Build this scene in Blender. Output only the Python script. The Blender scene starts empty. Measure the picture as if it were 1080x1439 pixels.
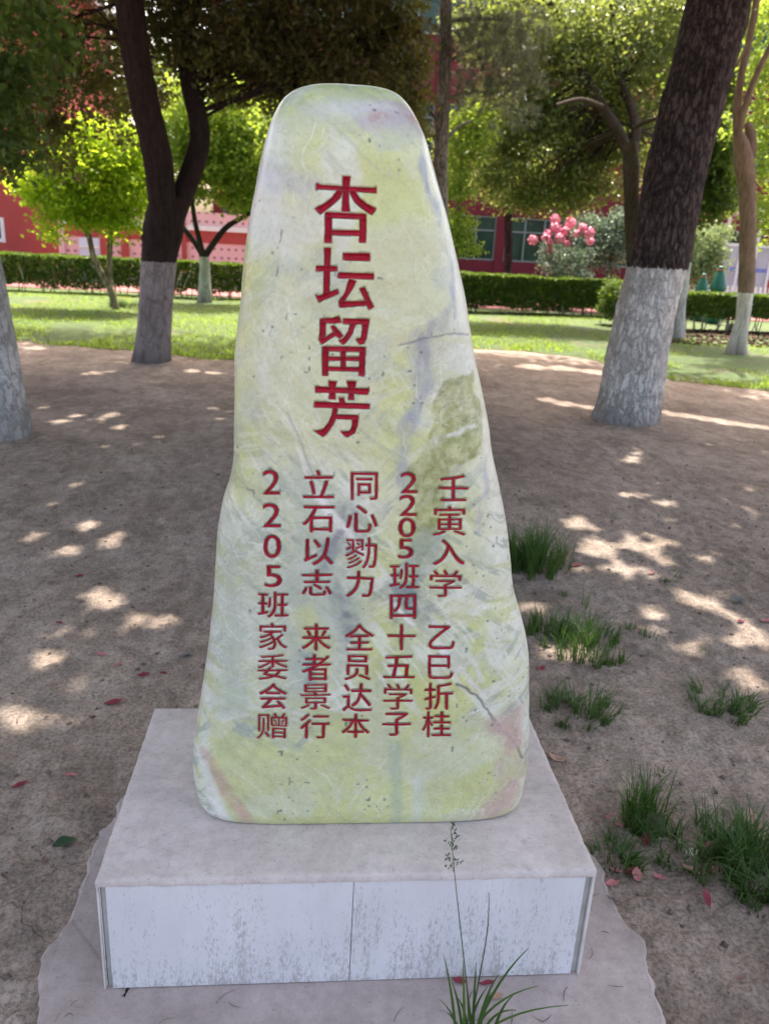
import bpy, bmesh, math, random
import numpy as np
from mathutils import Vector, Matrix
from mathutils.geometry import delaunay_2d_cdt

# ------------------------------------------------------------------ camera, world, sun
SC = bpy.context.scene
COL = SC.collection
rng = np.random.default_rng(7)
random.seed(7)

CAM_H = 1.4
FPX = 1120.0                                   # focal length in photo pixels (1080 x 1439)
YAW, PITCH, ROLL = 0.09726, 0.32480, 0.05308


def cam_axes():
    cy, sy = math.cos(YAW), math.sin(YAW)
    cp, sp = math.cos(PITCH), math.sin(PITCH)
    cr, sr = math.cos(ROLL), math.sin(ROLL)
    f = np.array([sy * cp, cy * cp, -sp])
    r = np.array([cy, -sy, 0.0])
    u = np.cross(r, f)
    return cr * r + sr * u, -sr * r + cr * u, f


CR, CU, CF = cam_axes()
CPOS = np.array([0.0, 0.0, CAM_H])
cam_d = bpy.data.cameras.new('camera')
cam = bpy.data.objects.new('camera', cam_d)
COL.objects.link(cam)
cam.matrix_world = Matrix(((CR[0], CU[0], -CF[0], 0), (CR[1], CU[1], -CF[1], 0), (CR[2], CU[2], -CF[2], CAM_H), (0, 0, 0, 1)))
cam_d.sensor_fit = 'VERTICAL'
cam_d.sensor_height = 24.0
cam_d.sensor_width = 18.0
cam_d.lens = FPX / 1439 * 24.0
cam_d.clip_start = 0.05
cam_d.clip_end = 2000
cam_d.dof.use_dof = True
cam_d.dof.focus_distance = 1.45
cam_d.dof.aperture_fstop = 4.2
SC.camera = cam

SUN_EL = math.radians(62)
SUN_AZ = math.atan2(0.22, 0.97)                # from +y towards +x
SUN = np.array([math.sin(SUN_AZ) * math.cos(SUN_EL), math.cos(SUN_AZ) * math.cos(SUN_EL), math.sin(SUN_EL)])
world = bpy.data.worlds.new("World")
SC.world = world
world.use_nodes = True
wn = world.node_tree.nodes
sky = wn.new('ShaderNodeTexSky')
sky.sky_type = 'NISHITA'
sky.sun_disc = False
sky.sun_elevation = SUN_EL
sky.sun_rotation = SUN_AZ
sky.air_density = 1.0
sky.dust_density = 6.0
sky.ozone_density = 0.6
tint = wn.new('ShaderNodeMix')
tint.data_type, tint.blend_type = 'RGBA', 'MULTIPLY'
tint.inputs[0].default_value = 1.0
tint.inputs[7].default_value = (1.0, 0.92, 0.845, 1)       # warm tint that takes the blue cast off the sky light
world.node_tree.links.new(sky.outputs[0], tint.inputs[6])
world.node_tree.links.new(tint.outputs[2], wn['Background'].inputs[0])
wn['Background'].inputs[1].default_value = 0.15
sl = bpy.data.lights.new('sun', 'SUN')
sl.energy = 2.8
sl.angle = math.radians(0.53)
sl.color = (1.0, 0.93, 0.82)
so = bpy.data.objects.new('sun', sl)
COL.objects.link(so)
so.rotation_euler = Vector(-SUN).to_track_quat('-Z', 'Y').to_euler()
so.location = (0, 0, 30)
SC.view_settings.view_transform = 'Standard'
SC.view_settings.look = 'None'
SC.view_settings.gamma = 1.0
SC.view_settings.exposure = 2.2
SC.cycles.use_denoising = True
SC.cycles.max_bounces = 8
SC.cycles.diffuse_bounces = 5
SC.cycles.transmission_bounces = 6
SC.cycles.sample_clamp_indirect = 8.0


# ------------------------------------------------------------------ point helpers
def ray(u, v):
    return (u - 540) / FPX * CR - (v - 719.5) / FPX * CU + CF


def on_z(u, v, z=0.0):
    d = ray(u, v)
    return CPOS + d * ((z - CAM_H) / d[2])


def on_y(u, v, y):
    d = ray(u, v)
    return CPOS + d * (y / d[1])


def px_per_m(p):
    return FPX / float((np.asarray(p) - CPOS) @ CF)


# ------------------------------------------------------------------ numeric noise
def _hash(ix, iy, iz, seed):
    h = (ix.astype(np.int64) * 374761393 + iy.astype(np.int64) * 668265263 + iz.astype(np.int64) * 2147483647 + seed * 974634777) & 0xFFFFFFFF
    h = ((h ^ (h >> 13)) * 1274126177) & 0xFFFFFFFF
    h = ((h ^ (h >> 16)) * 2246822519) & 0xFFFFFFFF
    return ((h ^ (h >> 15)) & 0xFFFFFF) / float(0xFFFFFF)


def vnoise(p, seed=0):
    p = np.asarray(p, dtype=np.float64)
    i = np.floor(p).astype(np.int64)
    f = p - i
    f = f * f * f * (f * (f * 6 - 15) + 10)
    r = 0
    for dx in (0, 1):
        wx = f[:, 0] if dx else 1 - f[:, 0]
        for dy in (0, 1):
            wy = f[:, 1] if dy else 1 - f[:, 1]
            for dz in (0, 1):
                wz = f[:, 2] if dz else 1 - f[:, 2]
                r = r + wx * wy * wz * _hash(i[:, 0] + dx, i[:, 1] + dy, i[:, 2] + dz, seed)
    return r


def fbm(p, oct=4, seed=0, gain=0.5):
    p = np.asarray(p, dtype=np.float64)
    a, s, t = 1.0, 0.0, 0.0
    for k in range(oct):
        s = s + a * vnoise(p * (2.03 ** k) + 17.3 * k, seed + k)
        t += a
        a *= gain
    return s / t


def smooth(a, b, x):
    t = np.clip((x - a) / (b - a), 0, 1)
    return t * t * (3 - 2 * t)


# ------------------------------------------------------------------ mesh helpers
def tag(o, label=None, cat=None, group=None, kind=None):
    if label: o['label'] = label
    if cat: o['category'] = cat
    if group: o['group'] = group
    if kind: o['kind'] = kind
    return o


def empty(name, loc, label=None, cat=None, group=None):
    o = bpy.data.objects.new(name, None)
    o.empty_display_size = 0.1
    o.location = [float(c) for c in loc]
    COL.objects.link(o)
    return tag(o, label, cat, group)


def link_mesh(name, me, mat, parent=None, loc=None):
    o = bpy.data.objects.new(name, me)
    COL.objects.link(o)
    if mat is not None:
        me.materials.append(mat)
    if parent is not None:
        o.parent = parent
    if loc is not None:
        o.location = [float(c) for c in loc]
    return o


def np_mesh(name, V, F, mat, parent=None, loc=None, smooth_=False):
    """F is an (n, k) index array (n faces of k corners) or a list of such arrays."""
    V = np.asarray(V, dtype=np.float32)
    Fl = [np.asarray(f, dtype=np.int32) for f in (F if isinstance(F, list) and np.ndim(F[0]) == 2 else [F])]
    me = bpy.data.meshes.new(name)
    tot = np.concatenate([np.full(len(f), f.shape[1], dtype=np.int32) for f in Fl])
    n = len(tot)
    idx = np.concatenate([f.ravel() for f in Fl])
    me.vertices.add(len(V))
    me.vertices.foreach_set('co', V.ravel())
    me.loops.add(len(idx))
    me.loops.foreach_set('vertex_index', idx)
    me.polygons.add(n)
    me.polygons.foreach_set('loop_start', np.concatenate([[0], np.cumsum(tot)[:-1]]).astype(np.int32))
    me.polygons.foreach_set('loop_total', tot)
    if smooth_:
        me.polygons.foreach_set('use_smooth', np.ones(n, dtype=bool))
    me.update(calc_edges=True)
    me.validate()
    return link_mesh(name, me, mat, parent, loc)


def bm_mesh(name, bm, mat, parent=None, loc=None, smooth_=False):
    me = bpy.data.meshes.new(name)
    bmesh.ops.recalc_face_normals(bm, faces=bm.faces)
    if smooth_:
        for f in bm.faces: f.smooth = True
    bm.to_mesh(me)
    bm.free()
    return link_mesh(name, me, mat, parent, loc)


def add_box(bm, x0, x1, y0, y1, z0, z1, bevel=0.0):
    b = bmesh.new()
    bmesh.ops.create_cube(b, size=1)
    bmesh.ops.scale(b, vec=(x1 - x0, y1 - y0, z1 - z0), verts=b.verts)
    bmesh.ops.translate(b, vec=((x0 + x1) / 2, (y0 + y1) / 2, (z0 + z1) / 2), verts=b.verts)
    if bevel:
        bmesh.ops.bevel(b, geom=list(b.edges), offset=bevel, segments=2, profile=0.7, affect='EDGES')
    me = bpy.data.meshes.new('tmp')
    b.to_mesh(me)
    b.free()
    bm.from_mesh(me)
    bpy.data.meshes.remove(me)


def box(name, x0, x1, y0, y1, z0, z1, mat, parent=None, bevel=0.0):
    bm = bmesh.new()
    add_box(bm, x0, x1, y0, y1, z0, z1, bevel)
    return bm_mesh(name, bm, mat, parent)


def tube_arrays(path, rad, seg=16, disp=None, sub=6, cap=True):
    """Smooth tube along a polyline. Returns verts, quads."""
    path = np.asarray(path, dtype=float)
    rad = np.asarray(rad, dtype=float)
    n = len(path)
    t = np.linspace(0, n - 1, (n - 1) * sub + 1)
    P = np.zeros((len(t), 3))
    for k in range(len(t)):                     # Catmull-Rom
        i = min(int(t[k]), n - 2)
        f = t[k] - i
        p0, p1, p2, p3 = path[max(i - 1, 0)], path[i], path[i + 1], path[min(i + 2, n - 1)]
        P[k] = 0.5 * (2 * p1 + (p2 - p0) * f + (2 * p0 - 5 * p1 + 4 * p2 - p3) * f * f + (3 * p1 - p0 - 3 * p2 + p3) * f ** 3)
    R = np.interp(t, np.arange(n), rad)
    T = np.gradient(P, axis=0)
    T /= np.linalg.norm(T, axis=1)[:, None]
    ref = np.array([1.0, 0, 0]) if abs(T[0][0]) < 0.8 else np.array([0, 1.0, 0])
    X = np.zeros_like(P)
    x = ref - T[0] * (ref @ T[0])
    for k in range(len(P)):
        x = x - T[k] * (x @ T[k])
        x /= np.linalg.norm(x)
        X[k] = x
    Y = np.cross(T, X)
    th = np.linspace(0, 2 * np.pi, seg, endpoint=False)
    D = X[:, None, :] * np.cos(th)[None, :, None] + Y[:, None, :] * np.sin(th)[None, :, None]
    rr = np.repeat(R[:, None], seg, 1)
    V0 = P[:, None, :] + D * rr[..., None]
    if disp is not None:
        s = np.concatenate([[0], np.cumsum(np.linalg.norm(np.diff(P, axis=0), axis=1))])
        rr = rr + disp(V0.reshape(-1, 3), np.repeat(s, seg), np.tile(th, len(P)), np.repeat(R, seg)).reshape(rr.shape)
        V0 = P[:, None, :] + D * rr[..., None]
    V = V0.reshape(-1, 3)
    m = len(P)
    i = np.arange(m - 1)[:, None] * seg
    j = np.arange(seg)[None, :]
    j2 = (j + 1) % seg
    F = np.stack([i + j, i + j2, i + seg + j2, i + seg + j], -1).reshape(-1, 4)
    return V, F


def join_arrays(parts):
    Vs, Fs, o = [], [], 0
    for V, F in parts:
        Vs.append(V)
        Fs.append(F + o)
        o += len(V)
    return np.concatenate(Vs), np.concatenate(Fs)


# ------------------------------------------------------------------ material helpers
def mat_new(name):
    m = bpy.data.materials.new(name)
    m.use_nodes = True
    nt = m.node_tree
    b = nt.nodes['Principled BSDF']
    return m, nt, b


def N(nt, typ, **kw):
    n = nt.nodes.new(typ)
    for k, v in kw.items():
        if k == 'inp':
            for a, c in v.items(): n.inputs[a].default_value = c
        else:
            setattr(n, k, v)
    return n


def ramp(nt, fac, stops, interp='LINEAR'):
    n = nt.nodes.new('ShaderNodeValToRGB')
    n.color_ramp.interpolation = interp
    el = n.color_ramp.elements
    while len(el) < len(stops): el.new(0.5)
    for e, (p, c) in zip(el, stops):
        e.position = p
        e.color = (*c, 1) if len(c) == 3 else c
    if fac is not None: nt.links.new(fac, n.inputs[0])
    return n


def noise(nt, vec, scale, detail=4, rough=0.55, dist=0.0):
    n = N(nt, 'ShaderNodeTexNoise', inp={'Scale': scale, 'Detail': detail, 'Roughness': rough, 'Distortion': dist})
    if vec is not None: nt.links.new(vec, n.inputs['Vector'])
    return n


def mapped(nt, vec, scale=(1, 1, 1), loc=(0, 0, 0)):
    n = N(nt, 'ShaderNodeMapping')
    n.inputs['Scale'].default_value = scale
    n.inputs['Location'].default_value = loc
    nt.links.new(vec, n.inputs['Vector'])
    return n.outputs[0]


def mix(nt, fac, a, b, mode='MIX'):
    n = N(nt, 'ShaderNodeMix', data_type='RGBA', blend_type=mode)
    for sock, v in ((n.inputs[0], fac), (n.inputs[6], a), (n.inputs[7], b)):
        if hasattr(v, 'is_linked'): nt.links.new(v, sock)
        elif isinstance(v, (int, float)): sock.default_value = v
        else: sock.default_value = (*v, 1)
    return n.outputs[2]


def math_(nt, op, a, b=None, clamp=False):
    n = N(nt, 'ShaderNodeMath', operation=op, use_clamp=clamp)
    for sock, v in zip(n.inputs, (a, b)):
        if v is None: continue
        if hasattr(v, 'is_linked'): nt.links.new(v, sock)
        else: sock.default_value = v
    return n.outputs[0]


def bump(nt, b, height, strength=0.5, dist=0.01):
    n = N(nt, 'ShaderNodeBump', inp={'Strength': strength, 'Distance': dist})
    nt.links.new(height, n.inputs['Height'])
    nt.links.new(n.outputs[0], b.inputs['Normal'])
    return n


def coord(nt, which='Object'):
    return N(nt, 'ShaderNodeTexCoord').outputs[which]


def simple_mat(name, col, rough=0.6, spec=0.3, var=0.15, scale=6.0, bmp=0.0):
    m, nt, b = mat_new(name)
    co = coord(nt)
    n1 = noise(nt, co, scale, 5)
    lo = tuple(c * (1 - var) for c in col)
    hi = tuple(min(c * (1 + var), 1) for c in col)
    r = ramp(nt, n1.outputs[0], [(0.3, lo), (0.7, hi)])
    nt.links.new(r.outputs[0], b.inputs['Base Color'])
    b.inputs['Roughness'].default_value = rough
    b.inputs['Specular IOR Level'].default_value = spec
    if bmp:
        n2 = noise(nt, co, scale * 6, 4)
        bump(nt, b, n2.outputs[0], bmp, 0.01)
    return m


def leaf_mat(name, stops, trans=(0.3, 0.4, 0.05), tf=0.35, rough=0.5, spec=0.35):
    m, nt, b = mat_new(name)
    g = N(nt, 'ShaderNodeNewGeometry')
    co = coord(nt)
    n1 = noise(nt, co, 1.3, 2)
    f = math_(nt, 'ADD', math_(nt, 'MULTIPLY', g.outputs['Random Per Island'], 0.7), math_(nt, 'MULTIPLY', n1.outputs[0], 0.4))
    r = ramp(nt, f, stops)
    nt.links.new(r.outputs[0], b.inputs['Base Color'])
    b.inputs['Roughness'].default_value = rough
    b.inputs['Specular IOR Level'].default_value = spec
    t = N(nt, 'ShaderNodeBsdfTranslucent')
    tc = mix(nt, 0.75, r.outputs[0], trans)
    nt.links.new(tc, t.inputs[0])
    ms = N(nt, 'ShaderNodeMixShader', inp={0: tf})
    nt.links.new(b.outputs[0], ms.inputs[1])
    nt.links.new(t.outputs[0], ms.inputs[2])
    nt.links.new(ms.outputs[0], nt.nodes['Material Output'].inputs[0])
    return m


def bark_mat(name, dark, light, zscale=0.25, scale=26.0, paint_h=None, paint=(0.80, 0.78, 0.75), bmp=0.9, rag=0.05, grime=(0.46, 0.44, 0.42), crackk=1.0):
    """Plated bark; below paint_h (object z) it carries a brushed coat of limewash that leaves the cracks dark."""
    m, nt, b = mat_new(name)
    co = coord(nt)
    mv = mapped(nt, co, (1, 1, zscale))
    wob = noise(nt, mv, 13, 5, 0.65)
    wv = N(nt, 'ShaderNodeMix', data_type='VECTOR')
    wv.inputs[0].default_value = 0.13
    nt.links.new(mv, wv.inputs[4])
    nt.links.new(wob.outputs['Color'], wv.inputs[5])
    v = N(nt, 'ShaderNodeTexVoronoi', feature='DISTANCE_TO_EDGE', inp={'Scale': scale})
    nt.links.new(wv.outputs[1], v.inputs['Vector'])
    fur = noise(nt, mapped(nt, co, (1, 1, 0.16)), scale * 1.9, 5, 0.7)
    n1 = noise(nt, mapped(nt, co, (1, 1, 0.5)), 60, 6, 0.7)
    n2 = noise(nt, co, 2.2, 3)
    dd = math_(nt, 'ADD', v.outputs['Distance'], math_(nt, 'MULTIPLY', math_(nt, 'SUBTRACT', fur.outputs[0], 0.5), 0.30))
    crack = ramp(nt, dd, [(0.0, (0, 0, 0)), (0.20, (1, 1, 1))])
    plate = ramp(nt, n1.outputs[0], [(0.28, dark), (0.72, light)])
    cw = mix(nt, crackk, plate.outputs[0], tuple(c * 0.55 for c in dark))
    c1 = mix(nt, crack.outputs[0], cw, plate.outputs[0])
    fr = ramp(nt, fur.outputs[0], [(0.3, (0.62, 0.62, 0.62)), (0.65, (1.15, 1.15, 1.15))])
    c1 = mix(nt, 1.0, c1, fr.outputs[0], 'MULTIPLY')
    hsum = math_(nt, 'ADD', math_(nt, 'MULTIPLY', crack.outputs[0], 0.6 * crackk), math_(nt, 'MULTIPLY', n1.outputs[0], 0.4))
    hsum = math_(nt, 'ADD', hsum, math_(nt, 'MULTIPLY', fur.outputs[0], 0.5))
    if paint_h is not None:
        sx = N(nt, 'ShaderNodeSeparateXYZ')
        nt.links.new(co, sx.inputs[0])
        ragn = noise(nt, mapped(nt, co, (1, 1, 0.15)), 30, 4, 0.7)
        zz = math_(nt, 'ADD', sx.outputs[2], math_(nt, 'MULTIPLY', math_(nt, 'SUBTRACT', ragn.outputs[0], 0.5), rag * 2.2))
        msk = math_(nt, 'LESS_THAN', zz, paint_h)
        pn = noise(nt, co, 70, 5, 0.75)
        pn2 = noise(nt, mapped(nt, co, (1, 1, 0.6)), 9, 5, 0.75)
        pc = ramp(nt, pn2.outputs[0], [(0.26, grime), (0.50, paint)])
        wear = ramp(nt, pn.outputs[0], [(0.34, (0.3, 0.3, 0.3)), (0.52, (1, 1, 1))])
        low = ramp(nt, sx.outputs[2], [(0.0, (0.35, 0.35, 0.35)), (0.3, (1, 1, 1))])
        keep = math_(nt, 'MULTIPLY', ramp(nt, dd, [(0.0, (0.52, 0.52, 0.52)), (0.12, (1, 1, 1))]).outputs[0], wear.outputs[0])
        keep = math_(nt, 'MULTIPLY', keep, low.outputs[0])
        pcol = mix(nt, keep, tuple(c * 0.8 + 0.04 for c in light), pc.outputs[0])
        c1 = mix(nt, msk, c1, pcol)
    tone = ramp(nt, n2.outputs[0], [(0.3, (0.75, 0.75, 0.75)), (0.7, (1.1, 1.1, 1.1))])
    c1 = mix(nt, 1.0, c1, tone.outputs[0], 'MULTIPLY')
    nt.links.new(c1, b.inputs['Base Color'])
    b.inputs['Roughness'].default_value = 0.9
    b.inputs['Specular IOR Level'].default_value = 0.15
    bump(nt, b, hsum, bmp, 0.018)
    return m

# ------------------------------------------------------------------ pedestal
PX0, PY0, PW, PH, PD = -0.3763, 1.2088, 0.9431, 0.2653, 0.5681


def cement_mat(name, c0, c1, stain=(0.3, 0.29, 0.3), sc=1.0):
    m, nt, b = mat_new(name)
    co = coord(nt)
    n1 = noise(nt, co, 5 * sc, 6, 0.62)
    n2 = noise(nt, co, 38 * sc, 5, 0.7)
    n3 = noise(nt, co, 150, 3, 0.7)
    base = ramp(nt, n1.outputs[0], [(0.3, c0), (0.68, c1)])
    st = ramp(nt, noise(nt, mapped(nt, co, (1, 1, 1), (3, 7, 1)), 11 * sc, 5, 0.7).outputs[0], [(0.58, (0, 0, 0)), (0.72, (1, 1, 1))])
    c = mix(nt, math_(nt, 'MULTIPLY', st.outputs[0], 0.45), base.outputs[0], stain)
    fine = ramp(nt, n2.outputs[0], [(0.25, (0.8, 0.8, 0.8)), (0.6, (1.05, 1.05, 1.05))])
    c = mix(nt, 1.0, c, fine.outputs[0], 'MULTIPLY')
    sp = ramp(nt, n3.outputs[0], [(0.3, (0.72, 0.7, 0.7)), (0.42, (1, 1, 1))])
    c = mix(nt, 1.0, c, sp.outputs[0], 'MULTIPLY')
    nt.links.new(c, b.inputs['Base Color'])
    b.inputs['Roughness'].default_value = 0.85
    b.inputs['Specular IOR Level'].default_value = 0.25
    h = math_(nt, 'ADD', math_(nt, 'MULTIPLY', n2.outputs[0], 0.6), math_(nt, 'MULTIPLY', n3.outputs[0], 0.4))
    bump(nt, b, h, 0.45, 0.004)
    return m


M_CEM = cement_mat('pedestal_cement', (0.48, 0.415, 0.39), (0.62, 0.55, 0.525), stain=(0.33, 0.31, 0.32))
M_APRON = cement_mat('apron_cement', (0.30, 0.245, 0.225), (0.46, 0.39, 0.37), stain=(0.24, 0.195, 0.17), sc=0.8)
M_EDGE = simple_mat('grey_edging', (0.48, 0.46, 0.43), 0.5, 0.4, 0.25, 14)
M_EDGEW = simple_mat('pale_edging', (0.62, 0.58, 0.55), 0.5, 0.4, 0.15, 20)


def tile_mat():
    m, nt, b = mat_new('mouldy_white_tile')
    co = coord(nt)
    sx = N(nt, 'ShaderNodeSeparateXYZ')
    nt.links.new(co, sx.inputs[0])
    up = N(nt, 'ShaderNodeMapRange', inp={1: 0.0, 2: PH, 3: 0.0, 4: 1.0})
    nt.links.new(sx.outputs[2], up.inputs[0])
    streak = noise(nt, mapped(nt, co, (1, 1, 0.10)), 42, 4, 0.7)
    streak2 = noise(nt, mapped(nt, co, (1, 1, 0.35)), 11, 3, 0.6)
    speck = noise(nt, mapped(nt, co, (1.3, 1, 0.30)), 260, 4, 0.75)
    speck2 = noise(nt, mapped(nt, co, (1.2, 1, 0.8)), 90, 4, 0.75)
    dens = ramp(nt, up.outputs[0], [(0.0, (0.86, 0.86, 0.86)), (0.09, (0.74, 0.74, 0.74)), (0.3, (0.64, 0.64, 0.64)), (0.62, (0.57, 0.57, 0.57)), (1.0, (0.44, 0.44, 0.44))])
    a = math_(nt, 'ADD', math_(nt, 'MULTIPLY', streak.outputs[0], 0.40), math_(nt, 'MULTIPLY', streak2.outputs[0], 0.36))
    a = math_(nt, 'ADD', a, math_(nt, 'MULTIPLY', dens.outputs[0], 0.40))
    sp = math_(nt, 'ADD', math_(nt, 'MULTIPLY', speck.outputs[0], 0.80), math_(nt, 'MULTIPLY', speck2.outputs[0], 0.35))
    t = math_(nt, 'ADD', a, sp)
    msk = ramp(nt, t, [(0.0, (0, 0, 0)), (1.0, (1, 1, 1))])
    msk.color_ramp.elements[0].position = 0.615
    msk.color_ramp.elements[1].position = 0.675
    # t can exceed 1, so rescale first
    t2 = math_(nt, 'MULTIPLY', t, 0.5)
    nt.links.new(t2, msk.inputs[0])
    n1 = noise(nt, co, 6, 4)
    base = ramp(nt, n1.outputs[0], [(0.3, (0.66, 0.65, 0.69)), (0.7, (0.74, 0.73, 0.765))])
    stn = ramp(nt, noise(nt, mapped(nt, co, (1, 1, 0.22)), 7, 5, 0.7).outputs[0], [(0.40, (0, 0, 0)), (0.68, (1, 1, 1))])
    c = mix(nt, math_(nt, 'MULTIPLY', stn.outputs[0], 0.30), base.outputs[0], (0.50, 0.48, 0.46))
    c = mix(nt, math_(nt, 'MULTIPLY', msk.outputs[0], 0.60), c, (0.27, 0.26, 0.235))
    nt.links.new(c, b.inputs['Base Color'])
    b.inputs['Roughness'].default_value = 0.42
    b.inputs['Specular IOR Level'].default_value = 0.4
    bump(nt, b, speck2.outputs[0], 0.08, 0.002)
    return m


M_TILE = tile_mat()
ped = empty('pedestal', (PX0 + PW / 2, PY0 + PD / 2, 0), 'low white tiled pedestal with a rough cement top and mould specks, under the inscribed stone', 'pedestal')


def pbox(name, x0, x1, y0, y1, z0, z1, mat, bevel=0.0):
    ox, oy = PX0 + PW / 2, PY0 + PD / 2
    return box(name, x0 - ox, x1 - ox, y0 - oy, y1 - oy, z0, z1, mat, ped, bevel)


pbox('core', PX0 + 0.004, PX0 + PW - 0.004, PY0 + 0.006, PY0 + PD, 0, PH - 0.012, M_EDGE)
jx = on_y(494, 1300, PY0)[0]
tt = PH - 0.014
pbox('front_tile', PX0 + 0.014, jx - 0.0006, PY0 - 0.003, PY0 + 0.004, 0.002, tt, M_TILE, 0.0012)
pbox('front_tile', jx + 0.0006, PX0 + PW - 0.017, PY0 - 0.003, PY0 + 0.004, 0.002, tt, M_TILE, 0.0012)
for sx0, sx1 in ((PX0 - 0.001, PX0 + 0.003), (PX0 + PW - 0.003, PX0 + PW + 0.001)):
    pbox('side_tile', sx0, sx1, PY0 + 0.002, PY0 + PD, 0.002, tt, M_TILE)
pbox('edge_strip', PX0 - 0.002, PX0 + 0.0012, PY0 - 0.0035, PY0 + 0.0015, 0.001, tt + 0.002, M_EDGEW)
pbox('edge_strip', PX0 + PW - 0.0035, PX0 + PW + 0.002, PY0 - 0.0035, PY0 + 0.0015, 0.001, tt + 0.002, M_EDGEW)
# cement cap: a gently uneven slab with a worn lip
nx, ny = 190, 116
gx = np.linspace(0, 1, nx)
gy = np.linspace(0, 1, ny)
GX, GY = np.meshgrid(gx, gy)
X = PX0 - 0.003 + GX * (PW + 0.006)
Y = PY0 - 0.004 + GY * (PD + 0.006)
ed = np.minimum.reduce([GX * PW, (1 - GX) * PW, GY * PD, (1 - GY) * PD])
Z = PH + 0.004 * (fbm(np.stack([X.ravel() * 7, Y.ravel() * 7, 0 * X.ravel()], 1), 4, 3).reshape(X.shape) - 0.5)
Z += 0.0016 * (fbm(np.stack([X.ravel() * 60, Y.ravel() * 60, 0 * X.ravel()], 1), 3, 9).reshape(X.shape) - 0.5)
Z -= 0.003 * (1 - smooth(0, 0.007, ed))
wob = (fbm(np.stack([X.ravel() * 60, Y.ravel() * 60, 0 * X.ravel() + 2], 1), 3, 5).reshape(X.shape) - 0.5) * 0.0035
Y = Y + wob * (1 - smooth(0, 0.02, GY * PD))
X = X + wob * (1 - smooth(0, 0.02, GX * PW)) - wob * (1 - smooth(0, 0.02, (1 - GX) * PW))
V = np.stack([X.ravel(), Y.ravel(), Z.ravel()], 1)
i = (np.arange(ny - 1)[:, None] * nx + np.arange(nx - 1)[None, :]).ravel()
F = np.stack([i, i + 1, i + nx + 1, i + nx], 1)
loop = np.concatenate([np.arange(nx), np.arange(1, ny) * nx + nx - 1, (ny - 1) * nx + np.arange(nx - 2, -1, -1), np.arange(ny - 2, 0, -1) * nx])
Vb = V[loop].copy()
Vb[:, 2] = PH - 0.0155
o = len(V)
k = np.arange(len(loop))
k2 = (k + 1) % len(loop)
Fs = np.stack([loop[k], o + k, o + k2, loop[k2]], 1)
V = np.concatenate([V, Vb])
V[:, 0] -= PX0 + PW / 2
V[:, 1] -= PY0 + PD / 2
np_mesh('cement_cap', V, np.concatenate([F, Fs]), M_CEM, ped, smooth_=True)

# ------------------------------------------------------------------ the inscribed stone
LEFT = [(315, 1155), (297, 1140), (284, 1120), (275, 1090), (273, 1060), (278, 1030), (283, 1000), (288, 960), (293, 920), (298, 880), (301, 840), (303, 800), (305, 760), (311, 720), (317, 700), (325, 680), (330, 640), (330, 600), (329, 560), (329, 520), (332, 480), (336, 440), (339, 400), (343, 360), (350, 320), (357, 280), (364, 240), (373, 200), (381, 170), (388, 155), (398, 140), (412, 130), (430, 122.5), (455, 118.5), (478, 117.5)]
RIGHT = [(692, 1155), (710, 1140), (724, 1120), (733, 1090), (737, 1060), (741, 1030), (743, 990), (743, 955), (740, 920), (733, 880), (722, 840), (717, 800), (714, 760), (709, 720), (701, 680), (692, 640), (687, 600), (680, 560), (671, 520), (664, 480), (656, 440), (649, 400), (641, 360), (632, 320), (622, 280), (610, 240), (600, 200), (588, 170), (580, 155), (567, 140), (555, 131), (535, 123.5), (512, 119.3), (488, 117.8)]
YS = 1.405
def sil(u, v):
    # near the crown the outline runs over the ridge, further back than on the flanks
    return on_y(u, v, YS + 0.045 * float(smooth(165, 122, np.float64(v))))[[0, 2]]


Lc = np.array([sil(u, v) for u, v in LEFT])
Rc = np.array([sil(u, v) for u, v in RIGHT])
ZB = PH + 0.002
ZT = min(Lc[-1, 1], Rc[-1, 1])
Lc[0, 1] = Rc[0, 1] = ZB
Lc[:, 1] = np.minimum(np.maximum.accumulate(Lc[:, 1] + np.arange(len(Lc)) * 1e-5), ZT + np.arange(len(Lc)) * 1e-6)
Rc[:, 1] = np.minimum(np.maximum.accumulate(Rc[:, 1] + np.arange(len(Rc)) * 1e-5), ZT + np.arange(len(Rc)) * 1e-6)
n_main, n_top = 620, 90
z1 = ZT - 0.14
q = np.linspace(0, 1, n_top + 1)[1:]
ZR = np.concatenate([np.linspace(ZB, z1, n_main), z1 + (ZT - z1) * np.sin(q * np.pi / 2)])


def curve_x(C, z):
    """monotone cubic-ish: linear on a finely smoothed resample"""
    s = np.linspace(0, len(C) - 1, 1200)
    cx = np.interp(s, np.arange(len(C)), C[:, 0])
    cz = np.interp(s, np.arange(len(C)), C[:, 1])
    ker = np.hanning(61)
    ker /= ker.sum()
    def sm(a):
        p = np.concatenate([2 * a[0] - a[30:0:-1], a, 2 * a[-1] - a[-2:-32:-1]])
        return np.convolve(p, ker, 'valid')
    return np.interp(z, np.maximum.accumulate(sm(cz)), sm(cx))


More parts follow.
